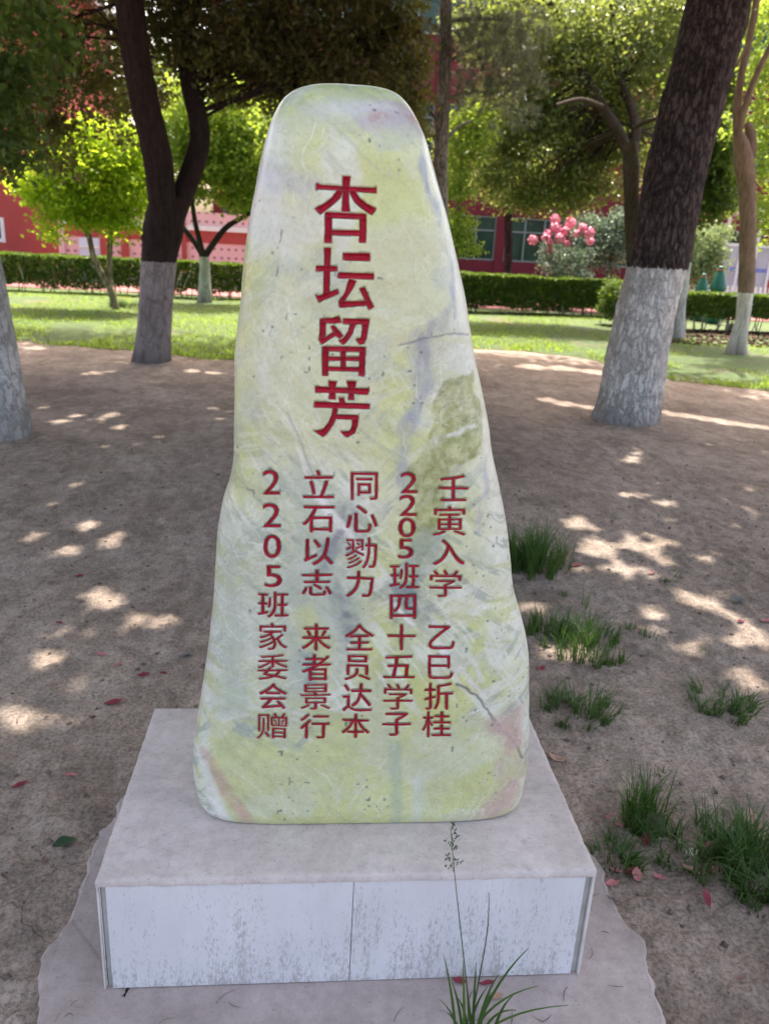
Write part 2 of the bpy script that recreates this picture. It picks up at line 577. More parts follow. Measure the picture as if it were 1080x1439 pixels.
XL, XR = curve_x(Lc, ZR), curve_x(Rc, ZR)
XC, HA = (XL + XR) / 2, np.maximum((XR - XL) / 2 * 1.022, 0.004)
tz = np.clip((ZR - z1) / (ZT - z1), 0, 1)
HB = 0.138 * (1 - tz ** 2.2) ** 0.5 + 0.004
tb = np.clip(1 - (ZR - ZB) / 0.035, 0, 1)
HB *= 1 - 0.05 * tb ** 2
YC = 1.480 - 0.015 * (ZR - ZB) / 1.36
NF, NB, NE = 380, 70, 3.4
ang = np.linspace(0, np.pi, 4001)
ucx, ucy = np.sign(np.cos(ang)) * np.abs(np.cos(ang)) ** (2 / NE), np.sin(ang) ** (2 / NE)
arc = np.concatenate([[0], np.cumsum(np.hypot(np.diff(ucx * 0.24), np.diff(ucy * 0.135)))])
arc /= arc[-1]
fx = np.interp(np.linspace(0, 1, NF), arc, -ucx)
fy = np.interp(np.linspace(0, 1, NF), arc, -ucy)
bx = np.interp(np.linspace(0, 1, NB + 2)[1:-1], arc, ucx)
by = np.interp(np.linspace(0, 1, NB + 2)[1:-1], arc, ucy)
sx_, sy_ = np.concatenate([fx, bx]), np.concatenate([fy, by])
NR, NCOL = len(ZR), NF + NB
SX = XC[:, None] + HA[:, None] * sx_[None, :]
sy7 = -np.maximum(1 - np.abs(sx_) ** 7, 0) ** (1 / 7) * (np.arange(NCOL) < NF) + sy_ * (np.arange(NCOL) >= NF)
wb = (smooth(0.30, 0.0, ZR - ZB) * 0.9)[:, None]          # the foot is squarer in plan than the crown
SY = YC[:, None] + HB[:, None] * (sy_[None, :] * (1 - wb) + sy7[None, :] * wb)
SZ = np.repeat(ZR[:, None], NCOL, 1)
P3 = np.stack([SX.ravel(), SY.ravel(), SZ.ravel()], 1)
und = (fbm(P3 * 4.5, 3, 21) - 0.5) * 0.030 + (fbm(P3 * 17, 3, 31) - 0.5) * 0.006 + (fbm(P3 * 90, 2, 41) - 0.5) * 0.0008
und = und.reshape(NR, NCOL)
edge_fade = smooth(0, 0.05, ZR - ZB)[:, None] * (0.3 + 0.7 * smooth(0, 0.1, ZT - ZR)[:, None])
ny_ = np.sign(sy_) * np.abs(sy_) ** (NE - 1)
nx_ = np.sign(sx_) * np.abs(sx_) ** (NE - 1)
nl = np.hypot(nx_, ny_)
SY += und * edge_fade * (ny_ / nl)[None, :]
SX += und * edge_fade * 0.4 * (nx_ / nl)[None, :]
SY0 = SY[:, :NF].copy()


def stone_front(x, z):
    """y of the uncarved front face at (x, z) arrays"""
    r = np.interp(z, ZR, np.arange(NR))
    r0 = np.clip(r.astype(int), 0, NR - 2)
    f = r - r0
    out = np.zeros(len(x))
    for rr in np.unique(r0):
        k = r0 == rr
        a = np.interp(x[k], SX[rr, :NF], SY0[rr])
        b = np.interp(x[k], SX[rr + 1, :NF], SY0[rr + 1])
        out[k] = a * (1 - f[k]) + b * f[k]
    return out


def seg_dist(P, poly):
    A = np.asarray(poly, float)
    B = np.roll(A, -1, 0)
    d = np.full(len(P), 1e9)
    for a, b in zip(A, B):
        ab = b - a
        t = np.clip(((P - a) @ ab) / max(ab @ ab, 1e-18), 0, 1)
        d = np.minimum(d, np.hypot(P[:, 0] - a[0] - t * ab[0], P[:, 1] - a[1] - t * ab[1]))
    return d


def inside(P, poly):
    A = np.asarray(poly, float)
    B = np.roll(A, -1, 0)
    c = np.zeros(len(P), bool)
    for (x0, y0), (x1, y1) in zip(A, B):
        if y0 == y1: continue
        k = (y0 > P[:, 1]) != (y1 > P[:, 1])
        c ^= k & (P[:, 0] < (x1 - x0) * (P[:, 1] - y0) / (y1 - y0) + x0)
    return c


def glyph_sdf(P, polys, strokes):
    """signed distance, positive inside; strokes: union of filled polygons, else even-odd outline"""
    if strokes:
        s = np.full(len(P), -1e9)
        for p in polys:
            d = seg_dist(P, p)
            s = np.maximum(s, np.where(inside(P, p), d, -d))
        return s
    d = np.full(len(P), 1e9)
    c = np.zeros(len(P), bool)
    for p in polys:
        d = np.minimum(d, seg_dist(P, p))
        c ^= inside(P, p)
    return np.where(c, d, -d)


GLYPH = {
'杏':"460,840 460,694 57,694 57,624 385,624 285,518 164,427 35,361 87,300 224,379 353,486 460,612 460,317 537,317 537,610 644,488 773,385 912,310 926,332 945,354 964,372 832,435 709,522 608,624 944,624 944,694 537,694 537,840|197,291 197,-81 270,-81 270,-41 727,-41 727,-76 803,-76 803,291|270,29 270,221 727,221 727,29",
'坛':"419,762 419,690 896,690 896,762|388,-39 434,-26 562,-8 844,25 887,-77 959,-46 915,52 858,168 798,282 731,257 813,92 477,56 539,161 599,277 653,399 945,399 945,471 368,471 368,399 562,399 510,276 460,173 425,111 401,76 380,51 361,39|34,122 57,46 375,189 359,255 242,205 242,528 357,528 357,599 242,599 242,828 164,828 164,599 38,599 38,528 164,528 164,173",
'留':"244,121 466,121 466,19 244,19|244,180 244,278 466,278 466,180|764,121 764,19 537,19 537,121|764,180 537,180 537,278 764,278|169,340 169,-80 244,-80 244,-43 764,-43 764,-76 842,-76 842,340|501,785 501,718 618,718 606,641 586,572 552,512 503,462 435,422 452,406 468,387 479,369 556,417 612,476 651,547 675,627 689,718 843,718 835,583 824,504 811,468 803,461 793,459 780,458 681,462 690,442 697,418 700,396 813,396 837,400 856,409 873,424 893,473 906,576 917,753 918,785|118,392 148,407 226,431 393,478 416,420 482,448 454,515 413,591 366,664 305,639 365,538 188,494 188,709 281,731 371,756 451,784 400,839 318,808 219,779 115,754 115,535 109,495 94,467 78,450 118,393",
'芳':"438,611 494,492 68,492 68,422 336,422 321,317 292,215 241,123 162,44 46,-18 64,-37 82,-59 95,-80 185,-33 257,23 311,87 352,158 381,234 747,234 731,114 714,40 693,5 682,-2 668,-5 649,-6 494,1 506,-21 515,-46 519,-70 676,-72 708,-68 733,-60 756,-44 785,8 807,107 827,269 830,302 398,302 416,422 936,422 936,492 515,492 571,510 509,630|636,840 636,750 359,750 359,840 285,840 285,750 58,750 58,682 285,682 285,586 359,586 359,682 636,682 636,586 711,586 711,682 943,682 943,750 711,750 711,840",
'壬':"797,827 601,775 356,733 99,702 121,634 458,674 458,421 50,421 50,348 458,348 458,27 119,27 119,-46 892,-46 892,27 537,27 537,348 951,348 951,421 537,421 537,687 655,709 764,735 861,763",
'寅':"591,46 704,1 808,-43 892,-82 950,-29 860,10 751,53 636,96|346,95 265,50 157,8 45,-24 89,-81 205,-47 318,-2 413,51|178,458 178,99 827,99 827,458 535,458 535,542 780,542 780,605 216,605 216,542 461,542 461,458|251,251 461,251 461,159 251,159|535,251 752,251 752,159 535,159|251,397 461,397 461,308 251,308|535,397 752,397 752,308 535,308|437,832 469,755 79,755 79,568 153,568 153,686 845,686 845,568 922,568 922,755 554,755 514,845",
'入':"295,755 356,706 409,651 456,591 409,430 347,289 266,168 164,67 41,-13 110,-73 223,6 319,101 399,213 465,343 517,491 580,367 643,243 715,125 807,18 927,-70 935,-42 950,-11 964,15 802,153 693,318 603,494 497,667 341,819",
'学':"460,347 460,275 60,275 60,204 460,204 460,14 458,2 450,-4 435,-7 269,-6 302,-78 382,-77 443,-74 487,-65 516,-51 532,-25 536,13 536,204 945,204 945,275 536,275 536,315 626,359 711,412 784,469 735,506 719,502 228,502 228,436 635,436 580,402 520,372|424,824 454,774 481,721 500,674 280,674 318,693 294,737 259,784 221,830 159,802 192,760 222,716 246,674 80,674 80,475 152,475 152,606 853,606 853,475 928,475 928,674 763,674 861,808 785,834 757,781 721,725 683,674 520,674 572,694 553,743 523,797 490,849",
'乙':"95,758 95,681 633,681 378,463 219,313 132,214 97,149 90,101 98,53 124,13 167,-16 228,-34 307,-40 758,-40 824,-33 872,-10 905,36 926,110 938,217 862,244 856,157 845,97 828,61 801,42 764,37 298,37 231,44 187,67 171,107 179,144 221,205 320,308 504,471 795,713 811,725 758,762 740,758",
'巳':"132,781 132,115 139,45 160,-4 200,-35 261,-50 346,-55 736,-55 816,-48 872,-26 908,15 931,76 944,161 919,168 892,179 869,192 859,120 845,71 822,40 787,24 734,19 340,19 284,21 246,30 223,47 212,75 209,114 209,380 760,380 760,319 837,319 837,781|760,454 209,454 209,707 760,707",
'折':"454,751 454,435 452,340 443,245 425,150 393,59 343,-29 403,-78 457,17 494,116 515,220 525,327 528,436 717,436 717,-74 791,-74 791,436 960,436 960,507 528,507 528,695 668,715 804,739 923,768 877,832 755,800 606,773|193,840 193,638 52,638 52,567 193,567 193,352 38,310 60,237 193,277 193,12 191,2 185,-4 174,-6 74,-5 97,-75 156,-74 199,-70 231,-61 252,-46 263,-22 266,13 266,299 408,342 398,412 266,373 266,567 401,567 401,638 266,638 266,840",
'桂':"189,840 189,647 58,647 58,577 182,577 141,436 86,302 23,197 62,124 108,204 151,303 189,413 189,-79 258,-79 258,442 329,303 375,357 258,535 258,577 379,577 379,647 258,647 258,840|620,835 620,703 413,703 413,635 620,635 620,488 378,488 378,418 950,418 950,488 696,488 696,635 902,635 902,703 696,703 696,835|620,380 620,264 397,264 397,194 620,194 620,30 330,30 330,-41 960,-41 960,30 696,30 696,194 916,194 916,264 696,264 696,380",
'2':"466,93 205,93 285,192 345,275 386,347 410,413 417,478 407,549 379,607 335,652 278,681 209,691 155,684 102,662 48,626 48,503 101,558 153,587 202,595 240,589 272,572 297,544 313,509 319,467 314,416 298,371 271,321 200,216 116,107 34,7 34,0 466,0",
'0':"470,341 460,458 431,555 384,628 324,675 250,691 176,675 116,628 69,555 40,458 30,341 40,224 69,127 116,54 176,7 250,-9 324,7 384,54 431,127 460,224|372,341 367,253 351,181 326,128 292,95 250,84 208,95 174,128 149,181 133,253 128,341 133,429 149,501 174,554 208,587 250,598 292,587 326,554 351,501 367,429",
'5':"404,682 101,682 101,327 183,337 250,325 299,297 330,256 340,207 333,168 313,135 282,108 243,90 199,84 149,90 99,106 50,134 50,33 106,9 159,-5 215,-9 288,2 349,31 397,78 427,138 438,209 427,281 395,341 344,388 275,416 190,423 190,594 404,594",
'班':"521,840 521,413 517,309 502,211 469,122 412,42 325,-27 372,-81 468,-4 531,85 568,185 585,295 589,413 589,840|376,633 372,506 359,392 329,302 384,263 418,365 433,491 437,626|628,405 628,337 738,337 738,26 544,26 544,-44 960,-44 960,26 809,26 809,337 925,337 925,405 809,405 809,702 941,702 941,771 611,771 611,702 738,702 738,405|31,74 45,3 346,79 338,147 224,119 224,376 321,376 321,444 224,444 224,698 336,698 336,766 42,766 42,698 155,698 155,444 56,444 56,376 155,376 155,102",
'四':"88,753 88,-47 164,-47 164,29 832,29 832,-39 909,-39 909,753|164,102 164,681 352,681 346,547 332,438 303,352 253,285 176,235 193,218 210,196 222,176 309,235 367,312 401,411 419,533 425,681 565,681 565,367 567,326 575,295 591,273 616,261 652,257 761,257 822,262 816,326 759,321 661,321 645,325 638,339 636,365 636,681 832,681 832,102",
'十':"461,839 461,466 55,466 55,389 461,389 461,-80 542,-80 542,389 952,389 952,466 542,466 542,839",
'五':"175,451 175,378 363,378 302,49 56,49 56,-25 946,-25 946,49 742,49 779,449 721,455 707,451 454,451 488,669 875,669 875,743 120,743 120,669 406,669 375,451|384,49 443,378 695,378 663,49",
'子':"465,540 465,395 51,395 51,320 465,320 465,20 462,6 454,-1 438,-4 261,-2 293,-80 379,-79 444,-75 491,-66 522,-50 538,-23 543,19 543,320 953,320 953,395 543,395 543,501 660,569 774,649 873,734 816,777 799,772 151,772 151,698 716,698 638,640 551,585",
'同':"248,612 248,547 756,547 756,612|368,378 632,378 632,188 368,188|299,442 299,51 368,51 368,124 702,124 702,442|88,788 88,-82 161,-82 161,717 840,717 840,16 838,2 830,-6 816,-9 678,-8 689,-31 699,-57 705,-81 780,-80 834,-76 872,-67 897,-51 910,-24 914,15 914,788",
'心':"295,561 295,65 299,14 313,-22 339,-46 379,-58 435,-62 637,-62 695,-55 734,-30 760,15 775,85 784,184 760,192 734,204 712,218 707,130 699,70 686,33 665,14 634,9 441,9 398,13 378,30 373,65 373,561|135,486 114,358 83,225 44,108 120,76 157,200 187,340 207,472|761,485 815,357 862,223 892,105 966,135 935,252 887,384 831,512|342,756 442,681 537,599 611,527 665,584 590,655 492,733 393,805",
'勠':"333,349 266,298 181,253 93,218 134,175 226,215 314,266 388,326|406,263 325,199 221,145 109,105 147,60 264,105 372,166 460,238|463,165 365,81 231,16 75,-29 112,-78 211,-50 304,-14 388,29 461,80 520,138|343,680 423,596 453,636 429,663 400,691 372,716|84,680 111,653 138,623 159,596 189,636 167,663 140,692 114,717|309,491 290,473 290,792 68,792 68,734 231,734 231,598 62,526 80,467 231,542 231,462 277,462 206,413 123,370 37,336 65,278 153,317 237,364 313,416 402,373 485,329 548,288 578,343 520,379 443,417 359,455 377,473|327,545 345,489 488,560 488,456 547,456 547,792 331,792 331,734 488,734 488,613|674,831 673,648 597,648 597,580 672,580 665,425 649,284 621,160 576,52 512,-36 530,-50 550,-68 565,-87 634,10 682,127 713,263 730,414 738,580 862,580 850,270 835,96 815,24 806,14 796,9 784,8 689,12 699,-11 706,-36 709,-59 814,-59 839,-53 859,-41 877,-20 902,64 919,260 932,610 933,648 739,648 741,831",
'力':"410,838 410,665 410,622 83,622 83,545 406,545 390,429 354,310 290,191 193,78 53,-25 74,-42 95,-64 111,-84 260,29 364,154 430,285 468,417 484,545 827,545 806,259 781,90 749,16 736,6 722,1 703,0 545,7 558,-18 567,-45 571,-70 731,-72 765,-66 793,-54 817,-31 855,58 882,250 905,582 907,622 488,622 488,665 488,838",
'全':"493,851 423,757 338,669 240,589 135,519 26,462 45,444 64,422 78,401 197,469 197,404 461,404 461,248 203,248 203,181 461,181 461,16 76,16 76,-52 929,-52 929,16 539,16 539,181 809,181 809,248 539,248 539,404 809,404 809,470 925,397 939,420 958,442 977,460 819,553 674,663 542,794 559,820|200,471 310,550 411,640 500,739 597,638 699,550 807,471",
'员':"268,730 735,730 735,616 268,616|190,795 190,551 817,551 817,795|455,327 455,235 449,185 422,131 359,76 245,24 66,-22 115,-84 302,-29 424,34 495,101 527,169 535,234 535,327|529,65 660,17 793,-36 898,-84 936,-20 828,26 696,76 566,120|155,461 155,92 232,92 232,391 776,391 776,99 856,99 856,461",
'达':"80,787 128,722 172,653 202,593 270,630 238,689 194,756 144,819|585,837 577,643 323,643 323,570 569,570 550,469 519,375 473,292 406,219 317,160 335,144 353,122 367,102 442,150 503,207 551,271 588,342 615,419 714,311 806,203 876,109 939,157 857,263 749,384 635,501 645,570 942,570 942,643 653,643 662,837|262,467 47,467 47,395 187,395 187,130 140,103 89,60 36,5 87,-64 138,3 184,51 222,70 248,60 281,36 319,7 394,-29 486,-46 599,-51 941,-41 946,-15 954,14 964,38 854,28 727,21 601,19 496,22 409,37 336,69 262,124",
'本':"460,839 460,629 65,629 65,553 367,553 317,453 258,358 190,271 115,198 37,140 92,79 177,147 256,232 328,330 391,438 444,553 460,553 460,183 226,183 226,107 460,107 460,-80 539,-80 539,107 772,107 772,183 539,183 539,553 553,553 605,438 667,330 740,232 820,148 906,81 965,146 883,203 807,275 738,360 677,453 628,553 937,553 937,629 539,629 539,839",
'立':"97,651 97,576 906,576 906,651|236,505 274,361 308,212 331,81 410,101 386,231 350,378 310,522|428,826 447,771 465,713 477,663 554,686 540,735 521,791 501,846|691,522 650,361 597,189 541,38 54,38 54,-37 947,-37 947,38 622,38 676,183 730,347 776,507",
'石':"66,764 66,691 353,691 311,583 257,477 191,376 114,284 25,206 77,149 137,200 193,256 244,319 244,-80 320,-80 320,-10 796,-10 796,-78 876,-78 876,428 317,428 364,514 405,602 439,691 936,691 936,764|320,62 320,356 796,356 796,62",
'以':"374,712 433,632 486,548 525,473 592,513 552,586 497,668 438,747|761,801 740,557 698,356 625,195 511,71 346,-21 403,-86 525,-18 622,65 697,163 776,79 847,-4 900,-77 966,-28 903,52 821,142 733,230 787,387 821,576 841,798|141,20 179,47 278,100 493,204 473,274 240,165 240,763 160,763 160,173 149,132 125,101 100,82 114,64 130,41",
'志':"270,256 270,38 274,-4 288,-34 315,-53 357,-63 416,-66 644,-66 694,-62 729,-46 753,-16 767,31 776,98 753,105 728,114 707,126 699,46 680,10 639,2 420,2 372,5 350,16 345,39 345,256|378,316 462,261 541,200 601,143 656,194 594,250 513,309 430,361|744,232 795,140 840,45 873,-36 946,-5 911,74 863,167 812,257|150,247 125,164 91,78 50,5 117,-30 158,47 192,137 217,224|459,840 459,696 56,696 56,624 459,624 459,454 121,454 121,383 886,383 886,454 537,454 537,624 947,624 947,696 537,696 537,840",
'来':"756,629 727,562 692,491 655,428 719,406 756,464 796,533 834,605|185,600 223,535 255,467 276,408 347,436 325,495 291,561 252,624|460,840 460,719 104,719 104,648 460,648 460,396 57,396 57,324 409,324 301,206 171,102 34,26 88,-36 222,46 350,156 460,282 460,-79 539,-79 539,285 650,156 779,45 914,-39 968,23 830,101 699,205 591,324 945,324 945,396 539,396 539,648 903,648 903,719 539,719 539,840",
'者':"837,806 801,760 763,716 722,673 722,714 473,714 473,840 399,840 399,714 142,714 142,648 399,648 399,519 54,519 54,451 446,451 315,374 176,308 32,252 80,189 264,269 264,-80 339,-80 339,-47 746,-47 746,-76 823,-76 823,346 408,346 569,451 946,451 946,519 657,519 745,598 827,682 901,771|473,519 473,648 697,648 649,603 598,560 544,519|339,123 746,123 746,18 339,18|339,183 339,282 746,282 746,183",
'景':"242,640 755,640 755,576 242,576|242,753 755,753 755,690 242,690|265,290 736,290 736,195 265,195|623,66 720,25 814,-22 888,-66 939,-17 862,27 767,72 671,110|291,114 220,67 134,25 44,-9 100,-63 190,-21 281,30 359,86|433,506 462,461 56,461 56,399 941,399 941,461 543,461 502,524 830,524 830,804 170,804 170,524 487,524|193,346 193,140 462,140 462,-6 461,-15 456,-19 445,-21 330,-20 353,-80 416,-80 464,-77 499,-70 522,-58 535,-39 538,-8 538,140 811,140 811,346",
'行':"435,780 435,708 927,708 927,780|267,841 203,764 121,688 35,622 79,562 172,636 262,722 339,811|391,504 391,432 728,432 728,17 725,4 717,-2 702,-5 545,-3 570,-77 655,-77 717,-74 759,-66 785,-49 800,-23 804,16 804,432 955,432 955,504|307,626 226,513 129,408 25,322 78,259 192,364 192,-83 266,-83 266,446 307,497 344,548 378,600",
'家':"423,824 461,750 84,750 84,544 157,544 157,682 846,682 846,544 923,544 923,750 551,750 501,847|790,481 725,425 649,367 571,313 544,367 510,419 467,467 537,520 789,520 789,586 209,586 209,520 438,520 330,461 207,411 80,374 121,315 219,347 317,386 411,433 460,374 350,309 214,250 78,207 116,148 244,195 375,256 489,324 516,254 389,164 228,86 61,32 100,-32 250,24 400,98 530,182 531,107 516,47 491,10 472,-3 452,-9 427,-10 336,-5 346,-28 353,-53 356,-76 441,-78 481,-75 514,-64 545,-43 575,-8 595,42 606,105 605,177 591,253 639,282 676,198 723,123 779,58 843,4 916,-38 930,-16 948,5 966,23 894,60 830,110 776,172 731,242 697,319 852,432",
'委':"661,230 627,179 585,134 534,96 315,145 384,230|190,109 444,52 336,20 209,-1 60,-14 73,-34 84,-58 91,-81 274,-60 426,-25 551,25 674,-9 782,-42 874,-75 943,-21 850,10 743,42 625,74 673,118 713,170 745,230 955,230 955,295 431,295 478,371 535,371 535,567 645,476 777,400 914,346 928,367 945,389 963,408 842,447 725,503 624,570 941,570 941,635 535,635 535,741 647,753 750,768 841,785 785,839 600,809 366,789 127,778 143,719 461,735 461,635 58,635 58,570 373,570 273,499 156,440 35,398 82,338 219,394 351,472 461,567 461,387 408,401 342,295 46,295 46,230 295,230 195,113",
'会':"157,-58 218,-45 392,-28 781,5 838,-79 905,-38 846,46 766,138 676,225 613,191 728,71 273,36 344,106 412,183 477,264 918,264 918,337 89,337 89,264 375,264 308,180 248,113 207,72 178,46 154,29 131,19|504,840 440,761 359,685 263,614 157,551 42,496 62,477 82,453 97,431 264,521 264,460 741,460 741,530 277,530 360,588 436,651 503,718 570,655 651,591 741,530 796,497 853,468 910,443 963,509 803,580 659,672 546,769 576,809",
'赠':"209,666 209,380 207,298 195,210 168,122 118,40 40,-29 80,-73 164,4 219,94 250,191 264,288 267,380 267,666|252,131 298,74 342,14 374,-39 422,0 389,50 344,108 297,164|85,793 85,177 142,177 142,731 339,731 339,180 397,180 397,793|516,599 542,546 565,493 580,446 625,463 609,509 585,561 557,612|786,615 768,565 746,510 723,462 762,447 836,597|544,105 808,105 808,25 544,25|544,163 544,249 808,249 808,163|441,709 441,361 913,361 913,709 797,709 870,818 800,843 779,800 754,752 727,709 574,709 625,728 609,764 588,804 563,841 503,820 525,784 545,745 559,709|479,308 479,-73 544,-73 544,-33 808,-33 808,-69 876,-69 876,308|502,651 649,651 649,418 502,418|701,651 849,651 849,418 701,418",
}
# the four large characters, stroke by stroke (two sheets of ruled squares, six to a photo pixel)
BIG = [
    ((400, 230), [
        [(268, 163), (300, 180), (500, 194), (745, 207), (770, 198), (770, 248), (520, 226), (290, 212), (265, 225)],
        [(488, 107), (552, 107), (540, 200), (536, 330), (548, 405), (482, 405), (488, 330), (492, 200)],
        [(445, 222), (492, 232), (462, 290), (390, 355), (298, 426), (278, 402), (252, 380), (340, 335), (400, 288)],
        [(545, 230), (590, 225), (620, 285), (690, 340), (770, 380), (750, 410), (732, 432), (650, 375), (590, 320), (560, 270)],
        [(340, 412), (396, 425), (394, 560), (394, 665), (335, 665), (342, 560)],
        [(342, 410), (685, 425), (685, 465), (520, 462), (390, 455), (342, 450)],
        [(635, 430), (685, 428), (683, 560), (680, 665), (628, 665), (634, 560)],
        [(385, 562), (635, 565), (635, 607), (385, 600)]]),
    ((400, 230), [
        [(335, 712), (388, 712), (380, 800), (376, 950), (372, 1105), (328, 1115), (332, 900), (338, 800)],
        [(265, 862), (440, 868), (440, 905), (265, 905)],
        [(256, 1105), (292, 1115), (445, 1062), (455, 1095), (330, 1145), (290, 1170)],
        [(490, 755), (716, 757), (716, 818), (495, 814)],
        [(455, 920), (748, 927), (748, 975), (446, 965)],
        [(545, 972), (602, 990), (560, 1070), (500, 1160), (490, 1180), (455, 1168), (510, 1090)],
        [(455, 1165), (690, 1160), (690, 1194), (465, 1212)],
        [(630, 1055), (672, 1042), (705, 1120), (748, 1210), (708, 1232), (680, 1150)]]),
    ((400, 430), [
        [(300, 108), (400, 105), (455, 88), (478, 140), (410, 145), (345, 140), (300, 150)],
        [(298, 110), (345, 140), (340, 210), (338, 270), (290, 290), (300, 200)],
        [(285, 278), (330, 275), (400, 230), (440, 205), (455, 235), (390, 270), (310, 325)],
        [(388, 175), (412, 162), (490, 250), (468, 275), (435, 255)],
        [(493, 108), (712, 112), (708, 155), (490, 148)],
        [(555, 140), (595, 150), (570, 230), (530, 290), (492, 328), (455, 290), (500, 270), (540, 210)],
        [(655, 130), (710, 112), (695, 220), (685, 280), (660, 322), (630, 322), (600, 280), (645, 270), (655, 200)],
        [(318, 345), (366, 345), (364, 500), (362, 590), (318, 588)],
        [(318, 342), (680, 348), (680, 385), (318, 378)],
        [(634, 348), (680, 348), (672, 500), (670, 592), (625, 588), (630, 480)],
        [(475, 370), (512, 370), (508, 540), (475, 540)],
        [(360, 430), (640, 432), (640, 462), (360, 458)],
        [(360, 515), (640, 520), (640, 552), (360, 545)]]),
    ((400, 430), [
        [(258, 678), (400, 690), (690, 700), (708, 685), (710, 720), (695, 748), (500, 732), (258, 730)],
        [(370, 632), (436, 638), (420, 700), (425, 788), (372, 785), (380, 710)],
        [(522, 635), (602, 638), (582, 720), (580, 792), (535, 790), (545, 710)],
        [(455, 775), (495, 778), (510, 832), (470, 832)],
        [(250, 808), (480, 820), (715, 828), (712, 868), (480, 860), (248, 855)],
        [(412, 840), (445, 842), (435, 940), (400, 1010), (365, 1060), (325, 1105), (245, 1052), (320, 1045), (370, 990), (400, 920)],
        [(428, 920), (620, 922), (618, 960), (435, 952)],
        [(575, 940), (620, 925), (612, 1005), (590, 1070), (522, 1108), (468, 1058), (545, 1060), (568, 1020)]]),
]
SMALL = [
    ('2', 369, 393, 661, 695), ('2', 369, 394, 707, 741), ('0', 370.5, 394, 752, 784), ('5', 372, 395.5, 795, 825), ('班', 362, 405, 831, 867.5),
    ('家', 364, 403, 875, 913), ('委', 362, 404, 920, 955), ('会', 364, 403, 960, 996.5), ('赠', 361, 403, 1002, 1038),
    ('立', 426, 469, 661, 700), ('石', 425, 469, 711, 748), ('以', 427, 468, 756, 794), ('志', 424, 466, 801, 837), ('来', 424, 464, 877, 914),
    ('者', 424, 464, 920, 956), ('景', 422, 464, 962, 997), ('行', 421.5, 462.5, 1003, 1038),
    ('同', 493, 530, 664, 702.5), ('心', 486, 530, 710, 748), ('勠', 485, 529, 756, 799), ('力', 486, 524, 802, 839), ('全', 484.5, 525, 878, 914),
    ('员', 483.5, 520, 921, 956), ('达', 481, 522, 961, 1000), ('本', 480, 519, 1003, 1037),
    ('2', 563, 586, 664, 693), ('2', 561, 585, 696, 725), ('0', 560, 583, 728, 755), ('5', 559, 580, 758, 785), ('班', 547.5, 588.5, 792, 828),
    ('四', 548, 584, 836, 870), ('十', 544.5, 583, 877, 914), ('五', 538.5, 582, 923, 953), ('学', 538.5, 579, 960, 997.5), ('子', 537, 576.5, 1002, 1034),
    ('壬', 616, 657, 667, 704), ('寅', 608, 654, 711, 752.5), ('入', 608, 652, 758, 794), ('学', 603, 648, 801, 838.5), ('乙', 602, 638, 879, 912),
    ('巳', 601.5, 636, 921, 954), ('折', 596, 636, 960, 997.5), ('桂', 593, 633, 1000, 1036)]


def to_face(u, v):
    """photo point -> (x, z) on the stone's front face"""
    y = 1.352
    for _ in range(3):
        p = on_y(u, v, y)
        y = float(stone_front(p[:1], p[2:3])[0])
    return np.array([p[0], p[2]])


def thicken(poly, d):
    A = np.asarray(poly, float)
    e = np.roll(A, -1, 0) - A
    e /= np.maximum(np.linalg.norm(e, axis=1), 1e-9)[:, None]
    nrm = np.stack([e[:, 1], -e[:, 0]], 1)
    m = nrm + np.roll(nrm, 1, 0)
    m /= np.maximum((m * np.roll(nrm, 1, 0)).sum(1), 0.5)[:, None]
    return A + m * d


chars = []                                     # (polygons in face metres, stroke mode, depth)
for (ox, oy), strokes in BIG:
    pts = [np.array([to_face(ox + x / 6, oy + y / 6) for x, y in s]) for s in strokes]
    chars.append((pts, True, 0.0095))
for c, x0, x1, y0, y1 in SMALL:
    polys = [np.array([[float(t) for t in q_.split(',')] for q_ in p_.split()]) for p_ in GLYPH[c].split('|')]
    fat = -7 if c in '205' else (-5 if c in '赠勠寅景家委学' else -1)
    # outer loops and holes wind opposite ways, so one signed offset fattens the strokes
    big = max(polys, key=lambda p: np.ptp(p[:, 0]) * np.ptp(p[:, 1]))
    sgn = np.sign(np.sum(big[:, 0] * np.roll(big[:, 1], -1) - np.roll(big[:, 0], -1) * big[:, 1]))
    polys = [thicken(p, fat * sgn) for p in polys]
    allp = np.concatenate(polys)
    mn, mx = allp.min(0), allp.max(0)
    BL, BR, TL = to_face(x0, y1), to_face(x1, y1), to_face(x0, y0)
    polys = [BL + (p[:, :1] - mn[0]) / (mx[0] - mn[0]) * (BR - BL) + (p[:, 1:] - mn[1]) / (mx[1] - mn[1]) * (TL - BL) for p in polys]
    chars.append((polys, False, 0.0055))

mr, ntr, br_ = mat_new('carved_red_paint')
cor = coord(ntr)
nr1 = noise(ntr, cor, 60, 4, 0.7)
rr_ = ramp(ntr, nr1.outputs[0], [(0.25, (0.22, 0.008, 0.022)), (0.52, (0.37, 0.007, 0.028)), (0.72, (0.40, 0.014, 0.038)), (0.86, (0.46, 0.12, 0.13))])
ntr.links.new(rr_.outputs[0], br_.inputs['Base Color'])
br_.inputs['Roughness'].default_value = 0.5
br_.inputs['Specular IOR Level'].default_value = 0.25
nr2 = noise(ntr, cor, 260, 3, 0.6)
bump(ntr, br_, nr2.outputs[0], 0.25, 0.002)

